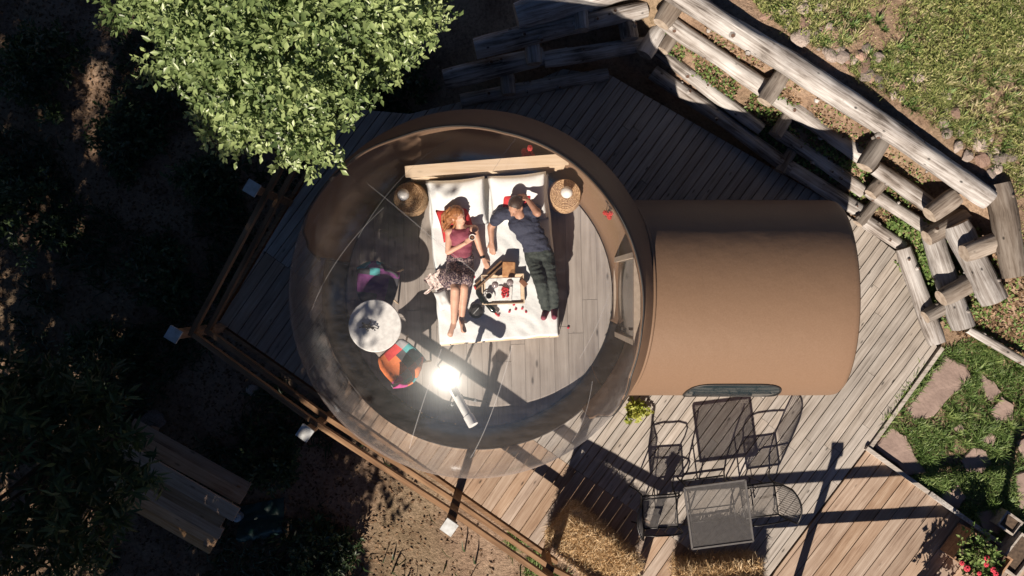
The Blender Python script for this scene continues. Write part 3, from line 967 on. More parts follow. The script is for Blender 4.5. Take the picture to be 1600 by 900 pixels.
# woman, lying on her back with bent knees, head turned to the man
wo = empty('person', P(719, 408, 0.52), 'person with long auburn hair, maroon top and dark printed skirt lying barefoot on the bed', 'person', 'couple lying on the bed')
wj = dict(pel=P(719, 408, .62), wai=P(722, 388, .655), che=P(721, 365, .70), nk=P(719, 352, .765), hd=P(716, 337, .835),
          sl=P(702, 362, .72), el=P(700, 394, .67), wl=P(727, 380, .79), hl=P(739, 371, .81),
          sr=P(741, 358, .72), er=P(749, 386, .60), wr=P(755, 403, .575), hr=P(761, 416, .555),
          ll=P(711, 414, .61), kl=P(711, 452, .84), al=P(709, 505, .565), tl=P(702, 526, .60),
          lr=P(727, 414, .61), kr=P(725, 449, .76), ar=P(721, 500, .56), tr=P(725, 520, .63))
mb = MB()
mb.ball(wj['che'], (0.15, 0.12, 0.10)); mb.ball(wj['che'].lerp(wj['wai'], .5), (0.125, 0.11, 0.09)); mb.ball(wj['wai'], (0.115, 0.11, 0.085)); mb.ball(wj['pel'], (0.16, 0.12, 0.095))
mb.capsule(wj['sl'], wj['sr'], 0.055, 0.055); mb.capsule(wj['che'], wj['nk'], 0.07, 0.048); mb.capsule(wj['nk'], wj['hd'], 0.046, 0.046)
chain(mb, [wj['sl'], wj['el'], wj['wl']], [0.047, 0.036, 0.024]); chain(mb, [wj['sr'], wj['er'], wj['wr']], [0.047, 0.036, 0.024])
hand(mb, wj['wl'], wj['hl'], (0, -.3, 1), curl=0.8, s=0.95); hand(mb, wj['wr'], wj['hr'], (0.3, 0, 1), curl=0.35, s=0.95)
for h, k, a, t in (('ll', 'kl', 'al', 'tl'), ('lr', 'kr', 'ar', 'tr')):
    m1 = wj[k].lerp(wj[a], .3) + Vector((0, 0.0, -0.02))
    chain(mb, [wj[h], wj[k], m1, wj[a]], [0.085, 0.055, 0.056, 0.034]); foot(mb, wj[a], wj[t])
WR = frame((.62, -.45, .62), (-.25, .75, .6))
head(mb, wj['hd'], WR, 0.98)
flesh('body', mb, M['skin'], wo, 0.0075, 5)
mb = MB()
mb.ball(wj['che'] + Vector((0, -.02, .01)), (0.155, 0.11, 0.108)); mb.ball(wj['che'].lerp(wj['wai'], .5), (0.138, 0.12, 0.1)); mb.ball(wj['wai'], (0.127, 0.11, 0.095)); mb.ball(wj['wai'].lerp(wj['pel'], .5), (0.135, 0.1, 0.1))
for sx in (-1, 1): mb.ball(wj['che'] + Vector((sx * .062, -.045, .07)), (.058, .06, .045))
for s in ('sl', 'sr'): mb.capsule(wj[s].lerp(wj['nk'], .4) + Vector((0, -.01, .035)), wj['che'] + (wj[s] - wj['che']) * .35 + Vector((0, -.06, .075)), .02, .03)
flesh('top', mb, M['maroon'], wo, 0.01, 4)
mb = MB()
mb.ball(wj['pel'] + Vector((0, .02, 0)), (.172, .13, .108))
chain(mb, [wj['ll'], wj['ll'].lerp(wj['kl'], .62)], [.108, .118]); chain(mb, [wj['lr'], wj['lr'].lerp(wj['kr'], .62)], [.108, .118])
mb.ball(wj['ll'].lerp(wj['kr'], .45) + Vector((-.13, -.03, -.09)), (.13, .13, .05)); mb.ball(wj['lr'].lerp(wj['kl'], .5) + Vector((.02, 0, -.05)), (.14, .15, .09))
sk = flesh('skirt', mb, M['skirtprint'], wo, 0.011, 3)
for v in sk.data.vertices:
    n = mnoise.noise(v.co * 9.0) * 0.014 + mnoise.noise(v.co * 22.0) * 0.006
    v.co += v.normal * n
mb = MB()
hc = wj['hd']
mb.ball(hc + WR @ Vector((0, -.022, .035)), (.09, .1, .092), WR)
mb.ball(hc + WR @ Vector((0, -.05, -.02)), (.085, .075, .09), WR)
rh = random.Random(5)
for k in range(46):
    a = hc + WR @ Vector((rh.uniform(-.085, .06), rh.uniform(-.09, .01), rh.uniform(-.02, .1)))
    e = P(696 + rh.uniform(-6, 26), 350 + rh.uniform(-14, 14), .72 + rh.uniform(-.02, .03))
    m1 = a.lerp(e, .5) + Vector((rh.uniform(-.05, .01), rh.uniform(-.01, .04), .03))
    mb.tube([a, a.lerp(m1, .6), m1, m1.lerp(e, .6), e], [.022, .021, .019, .014, .006], 6)
flesh('hair', mb, M['hair'], wo, 0.008, 2)
mb = MB(); mb.tube([wj['wr'] + (wj['er'] - wj['wr']).normalized() * x for x in (0.0, .03)], .031, 14); mb.build('wristwatch', M['metal'], wo, True, sharp=40)

# man, propped on the pillow, one arm behind his head
ma = empty('person', P(842, 395, 0.52), 'person with cropped dark hair, navy t-shirt and dark trousers, one arm behind head', 'person', 'couple lying on the bed')
mj = dict(pel=P(842, 396, .63), wai=P(836, 379, .665), che=P(819, 350, .72), nk=P(811, 334, .80), hd=P(805, 322, .89),
          sl=P(783, 334, .73), el=P(767, 354, .63), wl=P(768, 377, .585), hl=P(769, 391, .565),
          sr=P(836, 328, .76), er=P(840, 333, .99), wr=P(826, 314, .93), hr=P(817, 305, .89),
          ll=P(833, 402, .62), kl=P(845, 443, .76), al=P(854, 484, .575), tl=P(849, 497, .68),
          lr=P(853, 400, .62), kr=P(861, 441, .70), ar=P(866, 482, .57), tr=P(866, 496, .68))
mb = MB()
mb.ball(mj['che'], (.18, .14, .115)); mb.ball(mj['che'].lerp(mj['wai'], .55), (.16, .14, .105)); mb.ball(mj['wai'], (.155, .12, .10)); mb.ball(mj['pel'], (.165, .12, .105))
mb.capsule(mj['sl'], mj['sr'], .068, .068); mb.capsule(mj['che'], mj['nk'], .09, .06); mb.capsule(mj['nk'], mj['hd'], .058, .058)
chain(mb, [mj['sl'], mj['el'], mj['wl']], [.06, .046, .031]); chain(mb, [mj['sr'], mj['er'], mj['wr']], [.062, .046, .031])
hand(mb, mj['wl'], mj['hl'], (-.3, 0, 1), curl=.3, s=1.08, thumb=-1); hand(mb, mj['wr'], mj['hr'], (.3, .6, .6), curl=.5, s=1.08)
for h, k, a, t in (('ll', 'kl', 'al', 'tl'), ('lr', 'kr', 'ar', 'tr')):
    chain(mb, [mj[h], mj[k], mj[k].lerp(mj[a], .3), mj[a]], [.09, .062, .06, .038]); foot(mb, mj[a], mj[t], 1.08)
MR = frame((-.35, -.82, .28), (-.05, .42, .9))
head(mb, mj['hd'], MR, 1.06)
flesh('body', mb, M['skin2'], ma, .0078, 5)
mb = MB()
mb.ball(mj['che'], (.195, .15, .128)); mb.ball(mj['che'].lerp(mj['wai'], .55), (.178, .15, .118)); mb.ball(mj['wai'], (.172, .13, .114)); mb.ball(mj['wai'].lerp(mj['pel'], .6), (.176, .1, .114))
mb.capsule(mj['sl'], mj['sr'], .08, .08); chain(mb, [mj['sl'], mj['sl'].lerp(mj['el'], .55)], [.077, .07]); chain(mb, [mj['sr'], mj['sr'].lerp(mj['er'], .4)], [.078, .072])
ts = flesh('t_shirt', mb, M['navy'], ma, .0105, 4)
for v in ts.data.vertices: v.co += v.normal * (abs(mnoise.noise(Vector((v.co.x * 5 + v.co.y * 9, v.co.y * 14 - v.co.x * 5, v.co.z * 8)))) * .018 - .004)
mb = MB()
mb.ball(mj['pel'], (.182, .13, .12))
for h, k, a in (('ll', 'kl', 'al'), ('lr', 'kr', 'ar')):
    chain(mb, [mj[h], mj[k], mj[k].lerp(mj[a], .45), mj[k].lerp(mj[a], .97)], [.105, .078, .076, .058])
tr_ = flesh('trousers', mb, M['trouser'], ma, .0105, 4)
for v in tr_.data.vertices: v.co += v.normal * (abs(mnoise.noise(Vector((v.co.x * 6 - v.co.y * 4, v.co.y * 17, v.co.z * 9)))) * .016 - .003)
mb = MB()
mb.ball(mj['hd'] + MR @ Vector((0, -.02, .042)), (.087, .1, .085), MR); mb.ball(mj['hd'] + MR @ Vector((0, -.055, 0)), (.08, .068, .085), MR)
flesh('hair', mb, M['darkhair'], ma, .008, 3)
for (k, t) in (('al', 'tl'), ('ar', 'tr')):
    mb = MB(); mb.capsule(mj[k], mj[k].lerp(mj[t], .95), .046, .036); flesh('sock', mb, M['maroon'], ma, .008, 2)

# ------------------------------------------------------------------ things on the bed
tray = empty('breakfast_tray', P(785, 450, .53), 'wooden breakfast tray with white cloth set out between the couple', 'tray')
tc_ = P(786, 452, .55); ta = R(2)
TM = Matrix.Translation(tc_) @ Matrix.Rotation(ta, 4, 'Z')
mb = MB(); mb.M = TM; mb.box((0, 0, 0), (.5, .34, .015)); mb.build('tray_base', M['pine'], tray)
mb = MB(); mb.M = TM
for q in (-1, 1): mb.box((q * .25, 0, .02), (.014, .36, .05))
for q in (-1, 1): mb.box((0, q * .175, .018), (.486, .012, .045))
mb.build('tray_rim', M['pine'], tray)
mb = MB(); mb.M = TM
vs = []; fs = []
for i in range(25):
    for j in range(17):
        x = -.21 + .42 * i / 24; y = -.135 + .27 * j / 16
        vs.append((x, y, .012 + .012 * abs(mnoise.noise(Vector((x * 12, y * 12, 3))))))
for i in range(24):
    for j in range(16):
        a = i * 17 + j; fs.append((a, a + 17, a + 18, a + 1))
mb.add(vs, fs); mb.build('tray_cloth', M['linen'], tray, True)
# wooden folding leg/handle board lying along the far side
mb = MB(); mb.bar(P(742, 450, .57), P(786, 410, .57), .07, .02); mb.bar(P(744, 452, .6), P(788, 412, .6), .02, .05)
tag(mb.build('wooden_board', M['rail'], None), 'long brown wooden board lying slantwise beside the breakfast tray', 'board')


def single(name, mb, mat, label, cat, group=None, smooth=True, sharp=35):
    o = mb.build(name, mat, None, smooth, sharp=sharp, origin=Vector(np.mean(np.array(mb.v), axis=0).tolist()))
    return tag(o, label, cat, group)


def rbox(c, size, rz, r=.012):
    mb = MB(); mb.box((0, 0, 0), size)
    me = mb.mesh('x'); bmm = bmesh.new(); bmm.from_mesh(me)
    bmesh.ops.bevel(bmm, geom=bmm.edges, offset=r, segments=3, profile=.6, affect='EDGES')
    bmm.to_mesh(me); bmm.free()
    m2 = Matrix.Translation(Vector(c)) @ Matrix.Rotation(rz, 4, 'Z')
    out = MB(); out.add([tuple(m2 @ v.co) for v in me.vertices], [tuple(p.vertices) for p in me.polygons]); bpy.data.meshes.remove(me)
    return out


M['toast'] = plain('baked_bread', (0.5, 0.27, 0.12), .8, c2=(.36, .17, .07), scale=25, bump=.4)
M['choc'] = plain('brown_card', (0.2, .085, .04), .6)
M['wine'] = plain('red_wine', (.12, .01, .02), .1)
single('bread_loaf', rbox(P(795, 421, .62), (.155, .19, .07), R(-2), .02), M['toast'], 'square golden bread loaf at the head of the tray', 'bread')
single('small_box', rbox(P(818, 442, .58), (.10, .06, .05), R(-45), .006), M['choc'], 'small brown card box beside the knee of the man', 'box')
pl = empty('plate', P(789, 456, .575), 'square white plate with red fruit on the tray', 'plate')
pm = rbox(P(789, 458, .578), (.17, .17, .012), R(-4), .005); pm.build('dish', M['white'], pl, True, sharp=35)
mb = MB(); rq = random.Random(8)
for k in range(26): mb.ball(P(784 + rq.uniform(0, 10), 457 + rq.uniform(-8, 8), .595), rq.uniform(.012, .018), nu=8, nv=6)
mb.build('fruit', M['red'], pl, True)
cu = empty('coffee_cup', P(764, 462, .575), 'white coffee cup on its saucer at the corner of the tray', 'cup')
mb = MB(); mb.lathe(P(764, 462, .57), [(0, 0), (.05, 0), (.075, .012), (.07, .012), (.0, .008)], 28); mb.build('saucer', M['white'], cu, True)
mb = MB(); mb.lathe(P(764, 462, .582), [(.022, 0), (.036, .03), (.04, .06), (.037, .06), (.033, .03), (.0, .02)], 24); mb.build('cup', M['white'], cu, True)
mb = MB(); mb.lathe(P(764, 462, .632), [(0.0, 0), (.036, 0)], 20); mb.build('coffee', M['choc'], cu)
mb = MB(); c0 = P(764, 462, .61) + Vector((-.036, 0, 0)); mb.tube([c0 + Vector((0, 0, .015)), c0 + Vector((-.02, 0, .012)), c0 + Vector((-.022, 0, -.008)), c0 + Vector((0, 0, -.015))], .005, 6); mb.build('cup_handle', M['white'], cu, True)
M['clear'] = seethrough('clear_glass', (.85, .9, .9), .25)
g_ = empty('wine_glass', P(774, 445, .565), 'stemmed glass of red wine standing on the tray', 'glass')
mb = MB(); mb.lathe(P(774, 445, .565), [(.036, 0), (.034, .003), (.005, .006), (.004, .08), (.02, .095), (.042, .13), (.043, .16), (.035, .19)], 24); mb.build('glass_body', M['clear'], g_, True)
mb = MB(); mb.lathe(P(774, 445, .565), [(.0, .086), (.019, .097), (.04, .13), (.041, .15), (0, .15)], 24); mb.build('wine', M['wine'], g_, True)
g2 = copy_tree(g_); g2.location = P(797, 441, .565); g2['label'] = 'second wine glass standing beside the bread loaf on the tray'
M['bottle'] = plain('black_bottle_glass', (.008, .012, .01), .12)
def bottle(a, b, label):
    a = Vector(a); b = Vector(b); L = (b - a)
    root = empty('wine_bottle', a, label, 'bottle')
    mb = MB(); mb.tube([a + L * t for t in (0, .02, .62, .72, .8, .99, 1.0)], [.03, .037, .037, .027, .014, .014, .012], 18)
    mb.build('bottle_body', M['bottle'], root, True, sharp=50)
    mb = MB(); mb.tube([a + L * .84, a + L * 1.005], .0155, 14); mb.build('foil_cap', M['red'], root, True, sharp=50)
bottle(P(757, 472, .575), P(742, 448, .585), 'dark wine bottle lying on the near corner of the tray')
bottle(P(759, 467 + 4, .555), P(777, 492, .55), 'dark wine bottle lying on the white cover below the tray')
bg_ = empty('round_hat', P(744, 486, .54), 'round black hat with a pale band lying by the feet of the woman', 'hat')
mb = MB(); mb.lathe(P(744, 486, .535), [(0.0, .0), (.085, 0), (.09, .012), (.082, .02), (.062, .025), (.058, .06), (.045, .072), (.0, .074)], 28); mb.build('hat_body', M['black'], bg_, True, sharp=40)
mb = MB(); mb.bar(P(740, 490, .613), P(748, 481, .613), .008, .004); mb.build('hat_band', M['cap'], bg_)
# goblet held in the hand of the woman
gg = empty('dessert_bowl', P(738, 371, .83), 'small dark bowl held in the hand of the woman', 'bowl')
mb = MB(); mb.lathe(P(738, 371, .82), [(.0, 0), (.02, .002), (.036, .022), (.038, .04), (.033, .04), (.028, .02), (0, .012)], 20); mb.build('bowl', M['white'], gg, True)
mb = MB(); mb.lathe(P(738, 371, .843), [(0, .004), (.031, 0)], 18); mb.build('dessert', M['choc'], gg, True)
# crumpled scarf
mb = MB(); vs = []; fs = []
M['scarf'] = plain('striped_scarf', (.55, .42, .38), .9, scale=30, stops=[(.45, (.8, .72, .68)), (.5, (.5, .26, .22)), (.54, (.8, .76, .73)), (.68, (.3, .2, .2))], bump=.3)
for i in range(31):
    for j in range(19):
        u = i / 30 - .5; v = j / 18 - .5
        p = P(689 + 44 * u + 5 * math.sin(v * 9), 440 + 32 * v + 4 * math.sin(u * 11), .535 + .045 * abs(mnoise.noise(Vector((u * 7, v * 8, 2)))) + .02 * abs(math.sin(u * 20 + v * 7)))
        vs.append(p)
for i in range(30):
    for j in range(18):
        a = i * 19 + j; fs.append((a, a + 19, a + 20, a + 1))
mb.add(vs, fs); single('scarf', mb, M['scarf'], 'crumpled striped scarf on the bed edge beside the skirt', 'scarf', sharp=180)
M['petal'] = plain('rose_petal', (.5, .03, .06), .6)
petal = None
for (x, y, z) in ((803, 476, .53), (806, 483, .53), (816, 482, .53), (822, 487, .53), (796, 487, .53), (779, 493, .53), (741, 433, .53), (888, 512, .05), (812, 470, .53), (700, 400, .53)):
    if petal is None:
        mb = MB(); mb.ball((0, 0, 0), (.02, .016, .005), nu=8, nv=5); petal = mb.build('rose_petal', M['petal'], None, True); o = petal
    else:
        o = petal.copy(); COL.objects.link(o)
    o.location = P(x, y, z); o.rotation_euler = (random.uniform(-.4, .4), random.uniform(-.4, .4), random.uniform(0, 6))
    tag(o, {888: 'lone red rose petal on the wooden floor beside the bed', 741: 'red rose petal on the cover between the hands of the couple', 700: 'red rose petal on the cover by the elbow of the woman', 779: 'red rose petal at the neck of the bottle on the cover'}.get(x, 'red rose petal on the white cover below the tray'), 'petal', 'scattered rose petals')

# ------------------------------------------------------------------ stools, lamps, table, chairs, telescope
def stool_lamp(px, py, where, lx=0, ly=0, dark=False):
    c = P(px, py, .48)
    st = empty('rattan_stool', (c.x, c.y, FZ), 'round woven rattan stool ' + where, 'stool', 'rattan stools beside the bed')
    mb = MB(); prof = [(.15, 0)]
    for k in range(13):
        z = .02 + .44 * k / 12; prof.append((.165 + .045 * math.sin(math.pi * k / 12) + .006 * (k % 2), z))
    mb.lathe((c.x, c.y, FZ), prof, 40); mb.build('stool_body', M['rattan'], st, True)
    mb = MB()
    for k in range(9): 
        r = .02 + .0195 * k
        mb.tube([(c.x + r * math.cos(2 * math.pi * q / 36), c.y + r * math.sin(2 * math.pi * q / 36), FZ + .462) for q in range(37)], .011, 6, cap=False)
    mb.build('woven_top', M['rattan'], st, True)
    g = c + Vector((lx, ly, 0))
    la = empty('globe_lamp', (g.x, g.y, FZ + .475), 'small white globe lamp standing on the stool ' + where, 'lamp', 'globe lamps')
    mb = MB(); mb.lathe((g.x, g.y, FZ + .473), [(.045, 0), (.045, .015), (.015, .02), (.015, .05)], 20); mb.build('lamp_base', M['cap'], la, True, sharp=40)
    mb = MB(); mb.ball((g.x, g.y, FZ + .59), .072, nu=24, nv=16); mb.build('globe', M['white'], la, True)


stool_lamp(883, 304, 'beside the man', .01, .01)
stool_lamp(639, 309, 'beside the woman', -.05, .02)

t = empty('round_table', (-1.62, -.45, FZ), 'round white pedestal table beside the patchwork chairs', 'table')
tcx = P(586, 509, .73)
t.location = (tcx.x, tcx.y, FZ)
mb = MB(); mb.lathe((tcx.x, tcx.y, 0), [(0, .715), (.29, .715), (.312, .722), (.314, .735), (.306, .742), (0, .742)], 48); mb.build('table_top', M['white'], t, True, sharp=35)
mb = MB(); mb.lathe((tcx.x, tcx.y, FZ), [(.2, 0), (.2, .012), (.06, .03), (.028, .1), (.026, .6), (.06, .68)], 28); mb.build('pedestal', M['white'], t, True, sharp=50)
tw = empty('twig_sprig', P(577, 511, .745), 'small dark dry sprig lying on the round white table', 'sprig')
mb = MB(); rq = random.Random(2)
b0 = P(577, 511, .755)
for k in range(16):
    a = rq.uniform(0, 6.28); l = rq.uniform(.04, .11)
    e = b0 + Vector((math.cos(a) * l, math.sin(a) * l * .6, rq.uniform(0, .06))); m_ = b0.lerp(e, .5) + Vector((rq.uniform(-.02, .02), rq.uniform(-.02, .02), .015))
    mb.tube([b0 + Vector((rq.uniform(-.04, .04), 0, 0)), m_, e], [.006, .006, .004], 5)
    mb.ball(e, .010, nu=6, nv=4)
mb.build('twigs', M['black'], tw, True)

PATCH = [plain('patch_' + n, c, .85, bump=.3, bscale=80) for n, c in (('orange', (.75, .2, .06)), ('lime', (.5, .55, .2)), ('teal', (.06, .3, .32)), ('magenta', (.5, .05, .25)),
         ('red', (.65, .05, .05)), ('charcoal', (.05, .05, .06)), ('grey', (.3, .3, .32)), ('purple', (.16, .04, .16)), ('cream', (.6, .55, .45)))]


def shell_chair(c, rz, label, seed, pal):
    root = empty('shell_chair', (c.x, c.y, FZ), label, 'chair', 'patchwork shell chairs')
    CM = Matrix.Translation((c.x, c.y, FZ)) @ Matrix.Rotation(rz, 4, 'Z')
    # profile from front lip over the seat to the top of the back (local -y is the front)
    prof = [(-.235, .43), (-.21, .45), (-.12, .43), (0, .415), (.1, .42), (.17, .45), (.205, .52), (.225, .62), (.245, .72), (.26, .8), (.265, .83)]
    wid = [.17, .2, .23, .245, .25, .25, .25, .245, .23, .19, .12]
    nu = 13; vs = []; fs = []; mi = []
    n = len(prof)
    for i in range(n):
        for j in range(nu):
            u = 2 * j / (nu - 1) - 1
            up = (abs(u) ** 2.6) * (.11 if 2 <= i <= 6 else .03)
            fwd = -(abs(u) ** 2.4) * (.09 if i >= 6 else 0)
            vs.append((u * wid[i], prof[i][0] + fwd, prof[i][1] + up))
    rs = random.Random(seed)
    cell = {}
    for i in range(n - 1):
        for j in range(nu - 1):
            a = i * nu + j
            fs.append((a, a + 1, a + nu + 1, a + nu))
            key = (i // 2, j // 3)
            if key not in cell: cell[key] = rs.choice(pal)
            mi.append(cell[key])
    mb = MB(); mb.M = CM; mb.add(vs, fs); mb.mi = mi
    o = mb.build('seat_shell', PATCH, root, True)
    bake(o, ('SOLIDIFY', dict(thickness=.022, offset=0)))
    for sx in (-1, 1):
        for sy in (-1, 1):
            mb = MB(); mb.M = CM; mb.tube([(sx * .1, sy * .1, .41), (sx * .21, sy * .22, 0)], [.015, .011], 8); mb.build('leg', M['pine'], root, True)
    mb = MB(); mb.M = CM
    mb.tube([(-.13, -.13, .33), (.13, .13, .33)], .006, 6); mb.tube([(.13, -.13, .33), (-.13, .13, .33)], .006, 6); mb.build('leg_brace', M['metal'], root)


shell_chair(P(629, 566, .45), R(222), 'bright patchwork shell chair in the sun between the round table and the telescope', 12, [0, 1, 2, 3, 4, 0, 5, 6, 4])
shell_chair(P(592, 444, .45), R(-8), 'patchwork shell chair behind the round table, shade put into its purple and teal patches', 5, [5, 7, 5, 2, 5, 7])  # only dark patches picked: shade put into the colours

te = empty('telescope', P(720, 604, FZ), 'white telescope on a slim black tripod near the dome wall', 'telescope')
A = P(699, 592, 1.12); B = P(737, 660, 1.33)
B = A + (B - A).normalized() * .62
dd = (B - A)
mb = MB(); mb.tube([A, A + dd * .02, A + dd * .8], [.045, .05, .05], 24); mb.build('tube', M['white'], te, True, sharp=40)
mb = MB(); mb.tube([A + dd * .8, A + dd * .805, A + dd], [.05, .058, .058], 24); mb.build('dew_shield', M['white'], te, True, sharp=40)
mb = MB(); mb.tube([A + dd * 0, A - dd * .09, A - dd * .13, A - dd * .2], [.02, .02, .026, .026], 14); mb.build('eyepiece', M['metal'], te, True, sharp=40)
sdv = dd.cross(Vector((0, 0, 1))).normalized()
fo = Vector((0, 0, .075))
mb = MB(); mb.tube([A + dd * .12 + fo, A + dd * .36 + fo], .015, 12); mb.build('finder_scope', M['metal'], te, True, sharp=40)
hub = A + dd * .45; hub = Vector((hub.x, hub.y, 1.08))
mb = MB(); mb.tube([hub + Vector((0, 0, -.1)), hub + Vector((0, 0, .09))], [.035, .028], 12); mb.ball(hub + Vector((0, 0, .05)), .04); mb.build('mount', M['metal'], te, True)
for fx, fy in ((684, 571), (760, 628), (698, 640)):
    ft = P(fx, fy, FZ); ft = hub + (ft - hub) * 1.0
    mb = MB(); mb.tube([hub + Vector((0, 0, -.08)), hub.lerp(ft, .55), ft], [.017, .015, .009], 8); lg = mb.build('tripod_leg', M['metal'], te, True)
    mb = MB(); mb.tube([hub.lerp(ft, .5), hub.lerp(ft, .56)], .02, 10); mb.build('leg_clamp', M['cap'], lg)
# small garden flowers standing in the tent behind the headboard and along the wall
M['bloom'] = plain('red_bloom', (.42, .03, .03), .7, bump=.4)
def posy(c, label, n, r):
    root = empty('flower_bunch', c, label, 'flowers')
    rq = random.Random(int(c.x * 100)); mb = MB(); st = MB()
    for k in range(n):
        p = Vector(c) + Vector((rq.uniform(-r, r), rq.uniform(-r, r), rq.uniform(.12, .26)))
        for q in range(6):
            an = q * 1.05
            mb.ball(p + Vector((math.cos(an) * .018, math.sin(an) * .018, 0)), (.016, .016, .01), nu=7, nv=5)
        mb.ball(p + Vector((0, 0, .008)), .013, nu=7, nv=5)
        st.tube([c, p], .004, 4)
    mb.build('blooms', M['bloom'], root, True); st.build('stems', M['bark'], root)
posy(P(824, 243, .78), 'bunch of red flowers standing just behind the headboard', 9, .07)
posy(P(946, 338, .36), 'few red flowers at the tan inner wall by the stool of the man', 4, .04)

# ------------------------------------------------------------------ mesh table and chairs on the deck
def lattice(mb, M4, w, l, pitch, wire, th=.003):
    mb.M = M4
    n = int(w / pitch)
    for k in range(1, n): mb.box((-w / 2 + k * w / n, 0, 0), (wire, l, th))
    n = int(l / pitch)
    for k in range(1, n): mb.box((0, -l / 2 + k * l / n, .0015), (w, wire, th))
    mb.M = Matrix.Identity(4)


tcen = P(1123, 804, .74)
mt = empty('mesh_table', (tcen.x, tcen.y, 0), 'square grey steel mesh table on the sunny deck', 'table')
TM2 = Matrix.Translation((tcen.x, tcen.y, 0)) @ Matrix.Rotation(R(7.5), 4, 'Z')
Tt = lambda x, y, z: TM2 @ Vector((x, y, z))
hw = .365
mb = MB(); lattice(mb, TM2 @ Matrix.Translation((0, 0, .735)), 2 * hw, 2 * hw, .0125, .0042)
o = mb.build('mesh_top', M['mesh'], mt); o['kind'] = 'stuff'
mb = MB()
cs = [Tt(-hw, -hw, .735), Tt(hw, -hw, .735), Tt(hw, hw, .735), Tt(-hw, hw, .735)]
for i in range(4): mb.bar(cs[i], cs[(i + 1) % 4], .02, .03)
mb.build('top_frame', M['mesh'], mt)
hb = .27
for sx in (-1, 1):
    for sy in (-1, 1):
        mb = MB(); mb.tube([Tt(sx * .3, sy * .3, .72), Tt(sx * hb, sy * hb, .5), Tt(sx * (hb - .02), sy * (hb - .02), .2), Tt(sx * (hb + .03), sy * (hb + .03), .0)], .011, 8)
        mb.build('leg', M['metal'], mt, True)
mb = MB()
for sy in (-1, 1): mb.tube([Tt(-hb, sy * hb, .06), Tt(hb, sy * hb, .06)], .011, 8)
mb.tube([Tt(-hb, 0, .42), Tt(hb, 0, .42)], .009, 8)
for sx in (-1, 1): mb.tube([Tt(sx * hb, -hb, .42), Tt(sx * hb, hb, .42)], .009, 8)
mb.build('base_frame', M['metal'], mt, True)


def mesh_chair(c, rz, label):
    """local +y is where the sitter faces"""
    root = empty('mesh_chair', (c.x, c.y, 0), label, 'chair', 'steel mesh chairs at the table')
    CM = Matrix.Translation((c.x, c.y, 0)) @ Matrix.Rotation(rz, 4, 'Z')
    T = lambda x, y, z: CM @ Vector((x, y, z))
    mb = MB(); lattice(mb, CM @ Matrix.Translation((0, 0, .43)), .4, .42, .0145, .004); o = mb.build('seat_mesh', M['mesh'], root); o['kind'] = 'stuff'
    mb = MB(); q = [T(-.2, -.21, .43), T(.2, -.21, .43), T(.2, .21, .43), T(-.2, .21, .43)]
    for i in range(4): mb.tube([q[i], q[(i + 1) % 4]], .010, 8)
    mb.build('seat_frame', M['metal'], root, True)
    # curved back with mesh
    mb = MB(); nb = 14; hi = []
    for k in range(nb + 1):
        u = 2 * k / nb - 1
        mb.tube([T(u * .2, -.22 - .01 * (1 - u * u), .45), T(u * .205, -.25 - .04 * (1 - u * u), .65), T(u * .2, -.29 - .06 * (1 - u * u), .86 + .05 * (1 - u * u))], .0035, 5)
    for z in np.linspace(.48, .86, 20):
        t = (z - .45) / .41
        mb.tube([T(u * .2, -.22 - .07 * t - (.01 + .05 * t) * (1 - u * u), z) for u in np.linspace(-1, 1, 7)], .003, 5)
    o = mb.build('back_mesh', M['mesh'], root, True); o['kind'] = 'stuff'
    mb = MB()
    mb.tube([T(-.2, -.21, .43), T(-.21, -.25, .65), T(-.2, -.29, .86)] + [T(u * .2, -.29 - .06 * (1 - u * u), .86 + .05 * (1 - u * u)) for u in np.linspace(-.8, .8, 9)] + [T(.2, -.29, .86), T(.21, -.25, .65), T(.2, -.21, .43)], .011, 8)
    mb.build('back_frame', M['metal'], root, True)
    for s in (-1, 1):
        mb = MB(); mb.tube([T(s * .21, -.25, .66), T(s * .225, -.1, .665), T(s * .23, .1, .66), T(s * .228, .2, .635), T(s * .222, .23, .59), T(s * .225, .23, .5), T(s * .21, .2, .43)], .010, 8)
        mb.build('arm', M['metal'], root, True)
        mb = MB(); mb.tube([T(s * .2, .2, .43), T(s * .22, .22, .2), T(s * .23, .26, .01)], .010, 8); mb.build('leg', M['metal'], root, True)
        mb = MB(); mb.tube([T(s * .2, -.2, .43), T(s * .21, -.22, .2), T(s * .23, -.3, .01)], .010, 8); mb.build('leg', M['metal'], root, True)
    mb = MB(); mb.tube([T(-.2, -.08, .43), T(-.225, 0, .12), T(.225, 0, .12), T(.2, -.08, .43)], .007, 6); mb.build('stretcher', M['metal'], root, True)
    return root


mesh_chair(P(1031, 799, .43), R(-86), 'black steel mesh chair beside the straw bale, facing the mesh table')
mesh_chair(P(1186, 782, .43), R(98), 'black steel mesh chair across the mesh table from the slanted straw bale')


# ------------------------------------------------------------------ foliage builders
def norm(a): return a / np.maximum(np.linalg.norm(a, axis=-1, keepdims=True), 1e-9)


def leaves_mesh(name, p, d, up, L, Wd, tint, fold=.18, droop=.15):
    """folded diamond leaves: 5 vertices and 4 triangles each"""
    n = len(p)
    d = norm(d); s = norm(np.cross(d, up)); u = norm(np.cross(s, d))
    L = L[:, None]; Wd = Wd[:, None]
    b = p; c = p + d * L * .48 - u * Wd * fold; t = p + d * L - u * L * droop
    l = p + d * L * .45 + s * Wd * .5 + u * Wd * .05; r = p + d * L * .45 - s * Wd * .5 + u * Wd * .05
    v = np.stack([b, c, l, r, t], 1).reshape(-1, 3)
    k = np.arange(n)[:, None, None] * 5
    f = (np.array([[0, 1, 2], [0, 3, 1], [2, 1, 4], [1, 3, 4]])[None] + k).reshape(-1, 3)
    return np_mesh(name, v, f, np.repeat(tint, 5))


